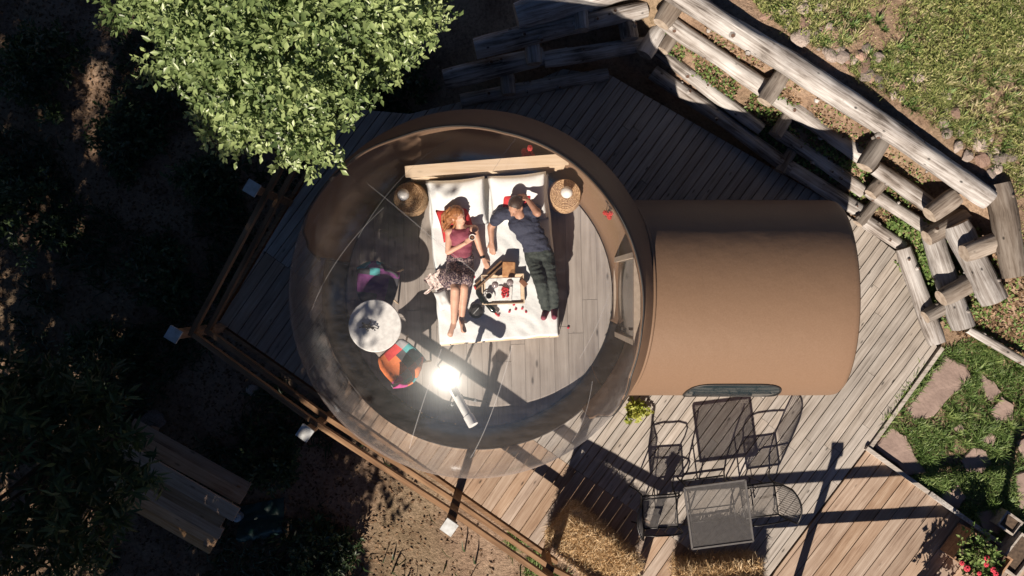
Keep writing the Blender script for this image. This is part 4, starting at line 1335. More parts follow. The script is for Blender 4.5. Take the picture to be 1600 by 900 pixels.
def blades_mesh(name, p, h, w, lean, tint, az=None):
    """bent grass blades, two quads tapering to a tip (3 triangles)"""
    n = len(p)
    az = rng.uniform(0, 2 * np.pi, n) if az is None else az
    o = np.stack([np.cos(az), np.sin(az), np.zeros(n)], -1); s = np.stack([-np.sin(az), np.cos(az), np.zeros(n)], -1)
    z = np.array([0, 0, 1.0])
    h = h[:, None]; w = w[:, None]; lean = lean[:, None]
    m = p + z * h * .6 + o * h * lean * .35; t = p + z * h * (1 - .35 * lean) + o * h * lean
    v = np.stack([p - s * w / 2, p + s * w / 2, m - s * w * .4, m + s * w * .4, t], 1).reshape(-1, 3)
    k = np.arange(n)[:, None, None] * 5
    f = (np.array([[0, 1, 3], [0, 3, 2], [2, 3, 4]])[None] + k).reshape(-1, 3)
    return np_mesh(name, v, f, np.repeat(tint, 5))


def twig_leaves(cent, rad, per, twigs, L, Wd, outward=None, upbias=.5, spread=1.0, lw=(.8, 1.25)):
    """leaves along short twigs that radiate in every clump; returns arrays"""
    Pp = []; Dd = []; Uu = []; T = []
    for ci, c in enumerate(cent):
        r = rad[ci] if np.ndim(rad) else rad
        k = twigs
        td = rng.normal(size=(k, 3)); td[:, 2] = np.abs(td[:, 2]) * upbias + td[:, 2] * (1 - upbias)
        if outward is not None: td += outward[ci] * 1.1
        td = norm(td)
        st = c + rng.normal(size=(k, 3)) * r * .35
        tn = rng.uniform(.1, .9)
        for q in range(k):
            t = np.linspace(.15, 1, per) + rng.uniform(-.04, .04, per)
            pos = st[q] + td[q] * (t * r)[:, None] + np.array([0, 0, -.12 * r]) * (t ** 2)[:, None]
            rd = rng.normal(size=(per, 3)) * spread; rd -= td[q] * (rd @ td[q])[:, None]
            dirs = norm(norm(rd) * .9 + td[q] * (.35 + .5 * t)[:, None])
            up = norm(np.array([0, 0, 1.0]) + rng.normal(size=(per, 3)) * .45 + td[q] * .3)
            Pp.append(pos); Dd.append(dirs); Uu.append(up); T.append(np.clip(tn + rng.normal(size=per) * .17 + .25 * (t - .5), 0, 1))
    p = np.concatenate(Pp); n = len(p)
    sc = rng.uniform(lw[0], lw[1], n)
    return p, np.concatenate(Dd), np.concatenate(Uu), L * sc, Wd * sc * rng.uniform(.85, 1.15, n), np.concatenate(T)


def limbs(mb, base, fork, ends, r0):
    base = Vector(base); fork = Vector(fork)
    mid = base.lerp(fork, .5) + Vector((.06, -.04, 0))
    mb.tube([base + Vector((0, 0, -.2)), base, mid, fork], [r0 * 1.4, r0 * 1.1, r0 * .85, r0 * .6], 10)
    for e in ends:
        e = Vector(e); m1 = fork.lerp(e, .45) + Vector((random.uniform(-.12, .12), random.uniform(-.12, .12), random.uniform(.02, .2)))
        mb.tube([fork + Vector((0, 0, -.06)), fork.lerp(m1, .5), m1, m1.lerp(e, .55) + Vector((0, 0, .04)), e], [r0 * .5, r0 * .36, r0 * .26, r0 * .16, r0 * .05], 6)


def inpoly(pts, x, y):
    c = np.zeros(len(x), bool); j = len(pts) - 1
    for i in range(len(pts)):
        xi, yi = pts[i]; xj, yj = pts[j]
        c ^= ((yi > y) != (yj > y)) & (x < (xj - xi) * (y - yi) / (yj - yi + 1e-12) + xi); j = i
    return c


def edge_dist(pts, x, y):
    d = np.full(len(x), 1e9)
    for i in range(len(pts)):
        x0, y0 = pts[i]; x1, y1 = pts[(i + 1) % len(pts)]
        dx, dy = x1 - x0, y1 - y0
        t = np.clip(((x - x0) * dx + (y - y0) * dy) / (dx * dx + dy * dy), 0, 1)
        d = np.minimum(d, np.hypot(x - x0 - t * dx, y - y0 - t * dy))
    return d


# --- the sunlit tree whose crown hangs over the corner of the deck
CR = [(168, -10), (192, 62), (250, 118), (318, 150), (352, 222), (440, 232), (455, 262), (492, 262), (522, 232), (522, 186), (585, 152), (612, 122), (642, 98), (690, 40), (695, -10),
      (680, -150), (560, -270), (420, -310), (270, -240), (180, -120)]
CR = [(x - 9, y) for x, y in CR]
ccx, ccy = 423, -40
cand = rng.uniform([150, -320], [710, 290], size=(6000, 2))
ok = inpoly(CR, cand[:, 0], cand[:, 1]); cand = cand[ok]
ed = edge_dist(CR, cand[:, 0], cand[:, 1])
keep = ed > 12; cand = cand[keep]; ed = ed[keep]
sel = []; md = 19.0
for i in range(len(cand)):
    if all((cand[i, 0] - cand[j, 0]) ** 2 + (cand[i, 1] - cand[j, 1]) ** 2 > md * md for j in sel): sel.append(i)
cent = []; outw = []
for i in sel:
    hole = mnoise.noise(Vector((cand[i, 0] / 70, cand[i, 1] / 70, 3.3)))
    z = 3.25 + 1.25 * (1 - math.exp(-ed[i] / 85)) + .35 * hole + rng.uniform(-.12, .12)
    if hole < -.36: continue
    c = P(cand[i, 0], cand[i, 1], z); cent.append(np.array(c))
    o = np.array([(cand[i, 0] - ccx) / 300, -(cand[i, 1] - ccy) / 300, .55]); outw.append(o)
    if rng.random() < .55:
        c2 = P(cand[i, 0] * .97 + ccx * .03, cand[i, 1], z - rng.uniform(.5, 1.1)); cent.append(np.array(c2)); outw.append(o * .5)
tb = P(440, -90, 0); tb = Vector((tb.x, tb.y, float(terr(tb.x, tb.y))))
t1 = empty('leafy_tree', tb, 'bright green broadleaf tree in full sun with its crown over the deck corner', 'tree')
cent = np.array(cent); outw = np.array(outw)
args = twig_leaves(cent, .185, 9, 14, .056, .03, outw, upbias=.7, lw=(.6, 1.45))
link('crown', leaves_mesh('crown', *args), M['leaf'], t1)
mb = MB(); fork = Vector((tb.x + .1, tb.y - .05, 2.0))
limbs(mb, tb, fork, [Vector(c) for c in cent[::7]], .11); mb.build('trunk', M['bark'], t1, True)
print('tree1 leaves', len(args[0]))


# --- dark tree in the lower corner with long narrow leaves
def round_tree(base, cz, rx, rz_, ncl, per, twigs, r, L, Wd, mat, label, r0=.14, group=None, name='shade_tree', lw=(.8, 1.25), low=.0, upbias=.3):
    base = Vector((base[0], base[1], float(terr(base[0], base[1]))))
    root = empty(name, base, label, 'tree', group)
    v = norm(rng.normal(size=(ncl, 3))); rr = rng.uniform(.35, 1, ncl) ** .5
    lob = np.array([1 + .28 * mnoise.noise(Vector(tuple(q * 1.7 + base.x))) for q in v])
    c = v * (rr * lob)[:, None] * np.array([rx, rx, rz_]) + np.array([base.x, base.y, cz])
    c = c[c[:, 2] > low]
    a = twig_leaves(c, r, per, twigs, L, Wd, norm(c - np.array([base.x, base.y, cz - .5 * rz_])), upbias=upbias, lw=lw)
    link('crown', leaves_mesh('crown', *a), mat, root)
    mb = MB(); limbs(mb, base, Vector((base.x, base.y, cz - rz_ * .55)), [Vector(q) for q in c[::max(1, len(c) // 26)]], r0); mb.build('trunk', M['bark'], root, True)
    return root


dk = P(40, 770, 2.2)
round_tree((dk.x - .45, dk.y + .1), 1.4, 1.15, .95, 95, 9, 9, .26, .17, .036, M['leaf_shade'], 'dark long-leaved tree in the deep shade of the lower corner', r0=.09, name='long_leaved_tree', low=.3, upbias=.6)
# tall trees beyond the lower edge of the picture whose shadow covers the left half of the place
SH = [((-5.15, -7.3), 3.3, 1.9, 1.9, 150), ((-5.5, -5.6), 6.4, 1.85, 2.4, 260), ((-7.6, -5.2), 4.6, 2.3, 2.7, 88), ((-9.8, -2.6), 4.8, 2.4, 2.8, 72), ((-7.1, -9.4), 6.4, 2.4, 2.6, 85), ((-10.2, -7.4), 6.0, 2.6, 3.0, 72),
      ((-8.6, 2.2), 4.0, 2.0, 2.4, 60), ((-7.6, 6.4), 4.4, 2.2, 2.6, 70)]  # last two: unseen at the left, added to block sky light
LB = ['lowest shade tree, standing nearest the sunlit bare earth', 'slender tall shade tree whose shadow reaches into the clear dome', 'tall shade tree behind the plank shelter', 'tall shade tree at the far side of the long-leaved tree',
      'tallest shade tree standing back behind the plank shelter', 'broad shade tree furthest back in the dark grove', 'unseen sky-blocking tree added uphill of the long-leaved tree, level with the dome', 'unseen sky-blocking tree added behind the bright green tree at the edge of the grove']
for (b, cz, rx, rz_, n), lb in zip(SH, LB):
    round_tree(b, cz, rx, rz_, n, 9, 11, .42, .15, .085, M['leaf_shade'], lb, r0=.17, group='tall trees shading the ground')

# low bushes in the dark grove
for (x, y, r_, lb) in ((70, 110, .55, 'dark low bush at the upper edge of the shaded grove'), (40, 330, .6, 'dark low bush at the picture edge, level with the deck corner tree'), (205, 215, .45, 'dark low bush left of the bright green crown'),
                       (250, 430, .42, 'dark low bush beside the railing corner'), (330, 285, .36, 'small dark bush below the tip of the bright green crown'), (160, 560, .5, 'dark low bush uphill of the plank shelter'), (420, 720, .34, 'small dark bush between plank shelter and long railing'),
                       (610, 130, .45, 'dark bush between the bright green crown and the blunt log ends'), (500, 860, .34, 'small dark bush at the lower picture edge right of the tarpaulin')):
    c = P(x, y, -.6); zt = float(terr(c.x, c.y))
    root = empty('low_bush', (c.x, c.y, zt), lb, 'bush', 'low bushes under the shade trees')
    n = int(70 * r_); v = norm(rng.normal(size=(n, 3))); v[:, 2] = np.abs(v[:, 2])
    cc_ = v * (rng.uniform(.3, 1, n) ** .5)[:, None] * np.array([r_, r_, r_ * .75]) + np.array([c.x, c.y, zt + .08])
    a = twig_leaves(cc_, .17, 7, 8, .085, .035, v, upbias=.6)
    link('foliage', leaves_mesh('foliage', *a), M['leaf_shade'], root)
    mb = MB()
    for q in cc_[::3]: mb.tube([(c.x, c.y, zt - .05), tuple((q + np.array([c.x, c.y, zt])) / 2 + np.array([0, 0, .04])), tuple(q)], [.016, .011, .005], 5)
    mb.build('stems', M['bark'], root, True)

# ------------------------------------------------------------------ log walls
def log(a, b, r, name, parent, mat='log', seed=0, taper=.85, n=16):
    """a slightly crooked peeled log, long axis on local Z, with its end grain"""
    a = Vector(a); b = Vector(b); L = (b - a).length
    rs = random.Random(seed); k = max(6, int(L / .12))
    vs = []; fs = []; mi = []
    bx, by = rs.uniform(-.02, .02) * L * .5, rs.uniform(-.02, .02) * L * .5
    for i in range(k + 1):
        t = i / k; q = r * (1 + (taper - 1) * t)
        if i in (0, k): q *= .93
        for j in range(n):
            w = 2 * math.pi * j / n
            nz = mnoise.noise(Vector((math.cos(w) * 1.1 + seed, math.sin(w) * 1.1, t * L * 1.6)))
            n2 = mnoise.noise(Vector((math.cos(w) * 3 + seed, math.sin(w) * 3, t * L * 3.5 + 7)))
            rad = q * (1 + .2 * nz + .11 * n2)
            vs.append((rad * math.cos(w) + bx * math.sin(math.pi * t), rad * math.sin(w) + by * math.sin(math.pi * t), t * L))
    for i in range(k):
        for j in range(n):
            j2 = (j + 1) % n; fs.append((i * n + j, i * n + j2, (i + 1) * n + j2, (i + 1) * n + j)); mi.append(0)
    fs.append(tuple(reversed(range(n)))); mi.append(1); fs.append(tuple(k * n + j for j in range(n))); mi.append(1)
    # branch stubs
    mb = MB(); mb.v = vs; mb.f = fs; mb.mi = mi
    for s in range(int(L / .22)):
        w = rs.uniform(0, 6.28); t = rs.uniform(.08, .92); q = r * (1 + (taper - 1) * t)
        d = Vector((math.cos(w), math.sin(w), .25)); c = Vector((d.x * q * .85, d.y * q * .85, t * L))
        rr = rs.uniform(.012, .024)
        mb.tube([c, c + d * q * .22, c + d * (q * .22 + .008)], [rr * 1.9, rr * 1.25, rr], 7, mi=0, mi_cap=2)
    o = mb.build(name, [M[mat], M['log_end'], M['knot']], None, True, sharp=50)
    d = (b - a).normalized()
    o.matrix_basis = Matrix.Translation(a) @ d.to_track_quat('Z', 'Y').to_matrix().to_4x4() @ Matrix.Rotation(rs.uniform(0, 6.28), 4, 'Z')
    setparent(o, parent); o.matrix_parent_inverse = Wm(parent).inverted()
    return o


w1 = empty('log_wall', P(1250, 230, 0), 'stepped log retaining wall running slantwise above the deck, long bright log along its top', 'wall', 'log retaining walls')
LG = [((1022, -30), (1546, 312), 1.06, .135, 'log', .93), ((1030, 24), (1208, 146), .66, .105, 'log', .97), ((1206, 148), (1366, 258), .46, .105, 'log', .95), ((1368, 262), (1470, 334), .62, .095, 'log', .95),
      ((1024, 76), (1190, 202), .26, .085, 'log', .95), ((1206, 199), (1350, 299), .24, .09, 'log', .95), ((1356, 296), (1448, 356), .36, .085, 'log', .9), ((1020, 112), (1235, 266), .14, .095, 'log', .95), ((1232, 262), (1358, 338), .14, .095, 'log', .9),
      ((1352, 346), (1412, 386), .1, .08, 'log', .9)]
for i, (a, b, z, r, mt_, tp) in enumerate(LG): log(P(*a, z), P(*b, z), r, 'log', w1, mt_, i + 1, tp)
HD = [((1033, 38), (1060, -2), .86, .11), ((1194, 160), (1226, 112), .84, .095), ((1350, 262), (1380, 216), .84, .105), ((1452, 336), (1492, 306), .84, .105),
      ((1036, 80), (1064, 40), .46, .08), ((1212, 212), (1236, 172), .36, .08), ((1360, 304), (1392, 268), .5, .085), ((1218, 268), (1242, 226), .17, .07), ((1340, 350), (1376, 306), .22, .07)]
for i, (a, b, z, r) in enumerate(HD): log(P(*a, z), P(*b, z), r, 'cross_log', w1, 'log_brown', 30 + i, 1.05)

w2 = empty('log_wall', P(1480, 450, 0), 'short stepped log wall end of stubby stacked logs beside the flagstones', 'wall', 'log retaining walls')
LG = [((1556, 288), (1586, 432), .98, .155, 'log_brown', .95), ((1494, 350), (1554, 470), .72, .145, 'log', 1.1), ((1452, 350), (1506, 512), .42, .125, 'log', 1.15), ((1412, 388), (1464, 536), .18, .1, 'log', 1.1)]
for i, (a, b, z, r, mt_, tp) in enumerate(LG): log(P(*a, z), P(*b, z), r, 'log', w2, mt_, 50 + i, tp)
HD = [((1448, 372), (1508, 336), .6, .105), ((1506, 396), (1570, 372), .9, .11), ((1470, 466), (1526, 436), .6, .11), ((1446, 496), (1490, 472), .32, .085), ((1474, 352), (1502, 374), .6, .1)]
for i, (a, b, z, r) in enumerate(HD): log(P(*a, z), P(*b, z), r, 'cross_log', w2, 'log_brown', 70 + i, 1.05)

w3 = empty('log_wall', P(850, 80, 0), 'shaded stepped log wall between the leafy tree and the deck, blunt log ends showing', 'wall', 'log retaining walls')
LG = [((806, 24), (1050, -42), .7, .165, 'log', 1.0), ((742, 76), (1010, 14), .56, .13, 'log', .8), ((694, 124), (850, 88), .3, .135, 'log', .8), ((850, 94), (1010, 68), .3, .10, 'log', .9), ((720, 158), (950, 116), .08, .09, 'log', .9)]
for i, (a, b, z, r, mt_, tp) in enumerate(LG): log(P(*a, z), P(*b, z), r, 'log', w3, mt_, 90 + i, tp)
HD = [((908, 48), (905, 16), .6, .11), ((835, 100), (832, 70), .44, .095), ((984, 62), (980, 34), .46, .11), ((1006, 86), (1030, 48), .4, .11), ((795, 148), (792, 118), .2, .09)]
for i, (a, b, z, r) in enumerate(HD): log(P(*a, z), P(*b, z), r, 'cross_log', w3, 'log', 110 + i, 1.0)

w4 = empty('edging_log', P(1560, 545, .1), 'thin pale log edging the bank above the flagstones', 'log')
log(P(1512, 514, .18), P(1640, 588, .22), .055, 'log', w4, 'log', 130, .9)

# ------------------------------------------------------------------ stones
def rock_mesh(seed, n=2):
    bm = bmesh.new(); bmesh.ops.create_icosphere(bm, subdivisions=2, radius=1)
    for v in bm.verts:
        v.co *= 1 + .35 * mnoise.noise(v.co * 1.3 + Vector((seed * 5.1, 0, 0))) + .12 * mnoise.noise(v.co * 3.1 + Vector((0, seed * 3.3, 0)))
        v.co.z *= .62
    me = bpy.data.meshes.new('stone'); bm.to_mesh(me); bm.free(); me.materials.append(M['stone']); return me


RM = [rock_mesh(k) for k in range(9)]
rs = random.Random(21)
for k in range(120):
    t = rs.uniform(.12, 1.0)
    bx, by = 1120 + t * 430, -10 + t * 300
    off = abs(rs.gauss(0, 26)) + 18
    px, py = bx + off * .62 + rs.uniform(-8, 8), by - off * .78 + rs.uniform(-8, 8)
    if .42 < t < .75 and rs.random() < .5: px += 12; py -= 6
    s = rs.choice((.025, .03, .035, .045, .05, .06, .075)) * rs.uniform(.8, 1.2)
    p = P(px, py, 1.0); p.z = float(terr(p.x, p.y)) + s * .1
    o = bpy.data.objects.new('stone', RM[k % 9]); COL.objects.link(o)
    if k % 3 == 0: o.material_slots[0].link = 'OBJECT'; o.material_slots[0].material = M['stone_red']
    o.location = p; o.scale = (s * rs.uniform(.9, 1.4), s, s); o.rotation_euler = (rs.uniform(-.4, .4), rs.uniform(-.4, .4), rs.uniform(0, 6.3))
    tag(o, 'small reddish stone in the heap along the back of the long top log' if k % 3 == 0 else 'small grey stone in the heap along the back of the long top log', 'stone', 'reddish stones behind the top log' if k % 3 == 0 else 'grey stones behind the top log')
for (x, y, s) in ((1250, 62, .13), (1312, 92, .09), (1555, 250, .07), (1428, 125, .07)):
    p = P(x, y, 1.0); p.z = float(terr(p.x, p.y)) + .03
    o = bpy.data.objects.new('stone', RM[int(x) % 9]); COL.objects.link(o); o.location = p; o.scale = (s, s * .8, s * .7)
    tag(o, {1250: 'largest reddish stone behind the upper stretch of the top log', 1312: 'flat stone in the grass uphill of the top log, beside the largest stone', 1555: 'stone close to the lower end of the long top log', 1428: 'lone stone among the weeds uphill of the stone heap'}[x], 'stone')

# flagstones
path = empty('path', P(1480, 640, 0), 'reddish flagstones laid in the lawn beside the deck', None, None, 'structure')
FS = [[(1418, 640), (1455, 590), (1480, 556), (1512, 572), (1522, 590), (1490, 618), (1462, 650), (1432, 658)],
      [(1368, 700), (1392, 668), (1416, 680), (1432, 712), (1450, 740), (1420, 742)],
      [(1536, 582), (1556, 596), (1572, 612), (1556, 632), (1540, 612)],
      [(1552, 640), (1572, 622), (1592, 632), (1588, 656), (1562, 660)],
      [(1504, 722), (1522, 700), (1546, 704), (1552, 726), (1536, 742), (1512, 736)],
      [(1538, 690), (1548, 676), (1560, 684), (1556, 702)], [(1596, 690), (1640, 670), (1650, 712), (1604, 720)], [(1590, 740), (1622, 735), (1630, 790), (1592, 800)],
      [(1470, 776), (1500, 758), (1514, 780), (1500, 798), (1484, 792)], [(1528, 800), (1560, 796), (1582, 812), (1560, 838), (1534, 826)], [(1494, 668), (1506, 660), (1512, 672), (1500, 678)]]
for i, pts in enumerate(FS):
    q = []
    for k in range(len(pts)):
        a = Vector(pts[k]); b = Vector(pts[(k + 1) % len(pts)])
        for t in (0, .33, .66):
            p = a.lerp(b, t); q.append((p.x + rs.uniform(-2.2, 2.2), p.y + rs.uniform(-2.2, 2.2)))
    w = [P(x, y, 0) for x, y in q][::-1]
    c = sum((x for x in w), Vector()) / len(w)
    zt = float(terr(c.x, c.y)) + .028
    mb = MB(); pl_ = [((x - c).x, (x - c).y) for x in w]
    if area(pl_) < 0: pl_.reverse()
    n = len(pl_)
    vs = [(x, y, -.06) for x, y in pl_] + [(x, y, -.006) for x, y in pl_] + [(x * .94, y * .94, .006 + .006 * mnoise.noise(Vector((x * 5, y * 5, i)))) for x, y in pl_] + [(0, 0, .008)]
    fs = [(a, (a + 1) % n, n + (a + 1) % n, n + a) for a in range(n)] + [(n + a, n + (a + 1) % n, 2 * n + (a + 1) % n, 2 * n + a) for a in range(n)] + [(2 * n + a, 2 * n + (a + 1) % n, 3 * n) for a in range(n)]
    mb.add(vs, fs); o = mb.build('flagstone', M['flag'], path); o.matrix_basis = Matrix.Translation((c.x, c.y, zt)); setparent(o, path)

# ------------------------------------------------------------------ grass, weeds, ground cover
def scatter(n, poly_px, z=0.0, avoid=()):
    xs = [p[0] for p in poly_px]; ys = [p[1] for p in poly_px]
    a = rng.uniform([min(xs), min(ys)], [max(xs), max(ys)], size=(n, 2))
    a = a[inpoly(poly_px, a[:, 0], a[:, 1])]
    for q in avoid: a = a[~inpoly(q, a[:, 0], a[:, 1])]
    X = (a[:, 0] - 800) / F * (H - z); Y = -(a[:, 1] - 450) / F * (H - z)
    return np.stack([X, Y, terr(X, Y)], -1)


def patchy(p, scale, seed):
    return np.array([mnoise.noise(Vector((x * scale, y * scale, seed))) for x, y in p[:, :2]])


# meadow on the bank
MEAD = [(1135, -60), (1190, 20), (1300, 92), (1420, 168), (1530, 240), (1585, 280), (1600, 430), (1760, 520), (1800, -60)]
p = scatter(260000, MEAD, 1.05)
k = patchy(p, 1.5, 2.0) + .55 * patchy(p, 4.2, 5.0)
sdist = WL[1][0] * p[:, 0] + WL[1][1] * p[:, 1] - WL[1][2]
keep = rng.uniform(0, 1, len(p)) < np.clip(.6 + 1.6 * k, .08, 1) * np.clip((sdist - .85 + .35 * patchy(p, 2.2, 15.0)) / .35, .06, 1)
p = p[keep]; k = k[keep]
tuft = patchy(p, 6.5, 9)
h = np.clip(.035 + .03 * k + .04 * tuft, .015, .13) * rng.uniform(.6, 1.5, len(p))
tint = np.clip(.5 - .35 * k + rng.normal(size=len(p)) * .2, 0, 1)
me = blades_mesh('meadow_grass', p, h, rng.uniform(.005, .011, len(p)), rng.uniform(.3, 1.1, len(p)), tint)
tag(link('meadow_grass', me, M['grass_dry']), 'patchy yellow-green meadow grass on the bank behind the log wall', None, None, 'stuff')
p = scatter(30000, MEAD, 1.05); kk = patchy(p, 1.1, 31.0); p = p[kk > .05]
up = np.tile(np.array([0, 0, 1.0]), (len(p), 1)) + rng.normal(size=(len(p), 3)) * .4
d = rng.normal(size=(len(p), 3)); d[:, 2] = np.abs(d[:, 2]) * .5
p[:, 2] += rng.uniform(.01, .10, len(p))
me = leaves_mesh('meadow_weeds', p, d, up, rng.uniform(.018, .045, len(p)), rng.uniform(.01, .022, len(p)), np.clip(.4 + rng.normal(size=len(p)) * .2, 0, 1))
tag(link('meadow_weeds', me, M['grass_dry']), 'low broad-leaved weeds among the meadow grass', None, None, 'stuff')
# clumps of taller growth, every clump with its own tone
def tufts(n, poly, z, per, hr, wr, name, label, mat, tl=(.1, .9), seed=1.0, avoid=(), smin=None):
    c = scatter(n, poly, z, avoid)
    if smin is not None:
        sd = WL[1][0] * c[:, 0] + WL[1][1] * c[:, 1] - WL[1][2]; c = c[sd > smin]
    c = c[patchy(c, 1.3, seed) > -.25]
    m = len(c); q = np.repeat(c, per, 0); az = rng.uniform(0, 2 * np.pi, m * per); rr = rng.uniform(0, 1, m * per) ** .7
    sz = np.repeat(rng.uniform(.5, 1.4, m), per)
    q[:, 0] += np.cos(az) * rr * .035 * sz; q[:, 1] += np.sin(az) * rr * .035 * sz
    h = rng.uniform(hr[0], hr[1], m * per) * sz
    t = np.clip(np.repeat(rng.uniform(tl[0], tl[1], m), per) + rng.normal(size=m * per) * .12, 0, 1)
    me = blades_mesh(name, q, h, rng.uniform(wr[0], wr[1], m * per), .25 + rr * rng.uniform(.4, 1.1, m * per), t, az)
    return tag(link(name, me, mat), label, None, None, 'stuff')


tufts(4200, MEAD, 1.05, 20, (.035, .1), (.005, .011), 'meadow_tufts', 'taller tufts of yellow and green growth in the meadow on the bank', M['grass_dry'], (.0, 1.0), 61.0, (), .95)
tufts(900, MEAD, 1.05, 26, (.035, .085), (.008, .018), 'green_tufts', 'fresh green tufts in the meadow on the bank', M['grass'], (.2, .9), 17.0, (), .8)
# lawn by the flagstones
LAWN = [(1392, 640), (1440, 566), (1478, 545), (1520, 522), (1600, 566), (1700, 600), (1700, 900), (1640, 900), (1565, 848), (1450, 765), (1372, 704)]
p = scatter(60000, LAWN, 0.0, FS)
k = patchy(p, 2.2, 12.0)
p = p[rng.uniform(0, 1, len(p)) < np.clip(.62 + 1.0 * k, .1, 1)]; k = patchy(p, 2.2, 12.0)
h = (.07 + .06 * np.clip(k, -.5, 1)) * rng.uniform(.6, 1.4, len(p))
me = blades_mesh('lawn_grass', p, h, rng.uniform(.006, .012, len(p)), rng.uniform(.4, 1.1, len(p)), np.clip(.5 + .2 * k + rng.normal(size=len(p)) * .2, 0, 1))
tag(link('lawn_grass', me, M['grass']), 'tufted bright green grass between the flagstones', None, None, 'stuff')
tufts(520, LAWN, 0.0, 30, (.06, .13), (.006, .012), 'lawn_tufts', 'taller grass tufts between the flagstones', M['grass'], (.2, .95), 23.0, FS)
# leafy creepers between the logs
def cover_leaves(n, poly, z, zr, name, label, L, mat, tm=.55, avoid=()):
    p = scatter(n, poly, z, avoid); kk = patchy(p, 3.0, 44.0); p = p[kk > -.25]
    p[:, 2] = np.maximum(p[:, 2], z * .8) if zr is None else p[:, 2] + rng.uniform(zr[0], zr[1], len(p))
    d = rng.normal(size=(len(p), 3)); d[:, 2] *= .35
    up = np.tile(np.array([0, 0, 1.0]), (len(p), 1)) + rng.normal(size=(len(p), 3)) * .35
    me = leaves_mesh(name, p, d, up, L * rng.uniform(.7, 1.3, len(p)), L * .62 * rng.uniform(.8, 1.2, len(p)), np.clip(tm + rng.normal(size=len(p)) * .22, 0, 1))
    return tag(link(name, me, mat), label, None, None, 'stuff')


cover_leaves(5200, [(1385, 350), (1410, 335), (1450, 350), (1478, 460), (1505, 512), (1470, 530), (1440, 440)], .35, (.04, .2), 'creeper_leaves', 'small bright green creeper leaves growing between the stubby stacked logs', .05, M['grass'])
cover_leaves(2600, [(1478, 352), (1510, 340), (1552, 380), (1570, 500), (1530, 520), (1500, 440)], .8, (.0, .14), 'creeper_leaves', 'sparse creeper leaves growing behind the stubby stacked logs', .045, M['grass'], .6)
cover_leaves(16000, [(1040, 30), (1075, 20), (1240, 130), (1400, 232), (1480, 300), (1455, 330), (1330, 262), (1190, 170)], 1.1, (.0, .1), 'wall_plants', 'small weeds rooted between the long logs of the wall', .04, M['grass'], .5)
cover_leaves(16000, [(1040, 40), (1100, 30), (1260, 150), (1440, 290), (1500, 330), (1380, 380), (1330, 330), (1210, 190)], .8, (.0, .06), 'dead_leaves', 'brown dead leaves caught between the logs', .045, M['litter'], .55)
cover_leaves(9000, [(1520, 380), (1620, 440), (1700, 560), (1700, 620), (1600, 562), (1510, 516)], .4, (.0, .05), 'dead_leaves', 'brown leaf litter and bare soil on the bank end', .05, M['litter'], .5)
cover_leaves(1600, [(1500, 350), (1620, 400), (1640, 560), (1520, 505)], .5, (.02, .1), 'bank_weeds', 'green weeds on the bank end by the stubby logs', .05, M['grass'], .6)
GAP = [(1062, 22), (1105, 28), (1215, 104), (1330, 184), (1462, 280), (1448, 306), (1370, 256), (1200, 142)]
cover_leaves(9000, GAP, .72, (.0, .05), 'dead_leaves', 'rusty dead leaves under the long top log of the wall', .042, M['litter'], .7)
cover_leaves(4200, GAP, .72, (.01, .09), 'wall_plants', 'green weeds rooted under the long top log of the wall', .036, M['grass'], .55)
cover_leaves(9000, [(1020, 60), (1050, 60), (1210, 190), (1440, 352), (1400, 380), (1220, 262)], .2, (.0, .05), 'dead_leaves', 'dead leaves between the lowest logs of the wall', .042, M['litter'], .45)
# leaf litter and low plants on the shaded ground
WEST = [(-120, -60), (560, -60), (700, 120), (560, 200), (330, 500), (500, 640), (860, 880), (900, 980), (-120, 980)]
p = scatter(30000, WEST, -.8)
p[:, 2] += rng.uniform(.003, .03, len(p)); d = rng.normal(size=(len(p), 3)); d[:, 2] *= .15
up = np.tile(np.array([0, 0, 1.0]), (len(p), 1)) + rng.normal(size=(len(p), 3)) * .3
keep = rng.uniform(0, 1, len(p)) < np.where(p[:, 0] > -2.2, np.clip((-p[:, 0] + .2) / 4, .05, 1), 1); p = p[keep]; d = d[keep]; up = up[keep]
me = leaves_mesh('leaf_litter', p, d, up, rng.uniform(.03, .075, len(p)), rng.uniform(.02, .04, len(p)), np.clip(.45 + rng.normal(size=len(p)) * .22, 0, 1))
tag(link('leaf_litter', me, M['litter']), 'dry brown leaf litter under the shade trees', None, None, 'stuff')
p = scatter(42000, WEST, -.8); kk = patchy(p, .9, 71.0) + .5 * patchy(p, 3.1, 3.0)
lit = np.clip((-1.9 - p[:, 0]) / 1.2, 0, 1)
p = p[(kk > .12) & (rng.uniform(0, 1, len(p)) < .03 + .97 * lit)]
me = blades_mesh('undergrowth', p, rng.uniform(.05, .28, len(p)), rng.uniform(.012, .03, len(p)), rng.uniform(.4, 1.2, len(p)), np.clip(.35 + rng.normal(size=len(p)) * .25, 0, 1))
tag(link('undergrowth', me, M['leaf_shade']), 'patchy low undergrowth on the shaded ground', None, None, 'stuff')
p = scatter(5000, [(790, 840), (870, 880), (930, 960), (880, 980), (800, 900)], -.4); p = p[patchy(p, 3, 8) > -.1]
me = blades_mesh('edge_grass', p, rng.uniform(.06, .2, len(p)), rng.uniform(.008, .014, len(p)), rng.uniform(.3, 1, len(p)), np.clip(.6 + rng.normal(size=len(p)) * .2, 0, 1))
tag(link('edge_grass', me, M['grass']), 'green grass tuft under the sunlit end of the timber railing', None, None, 'stuff')


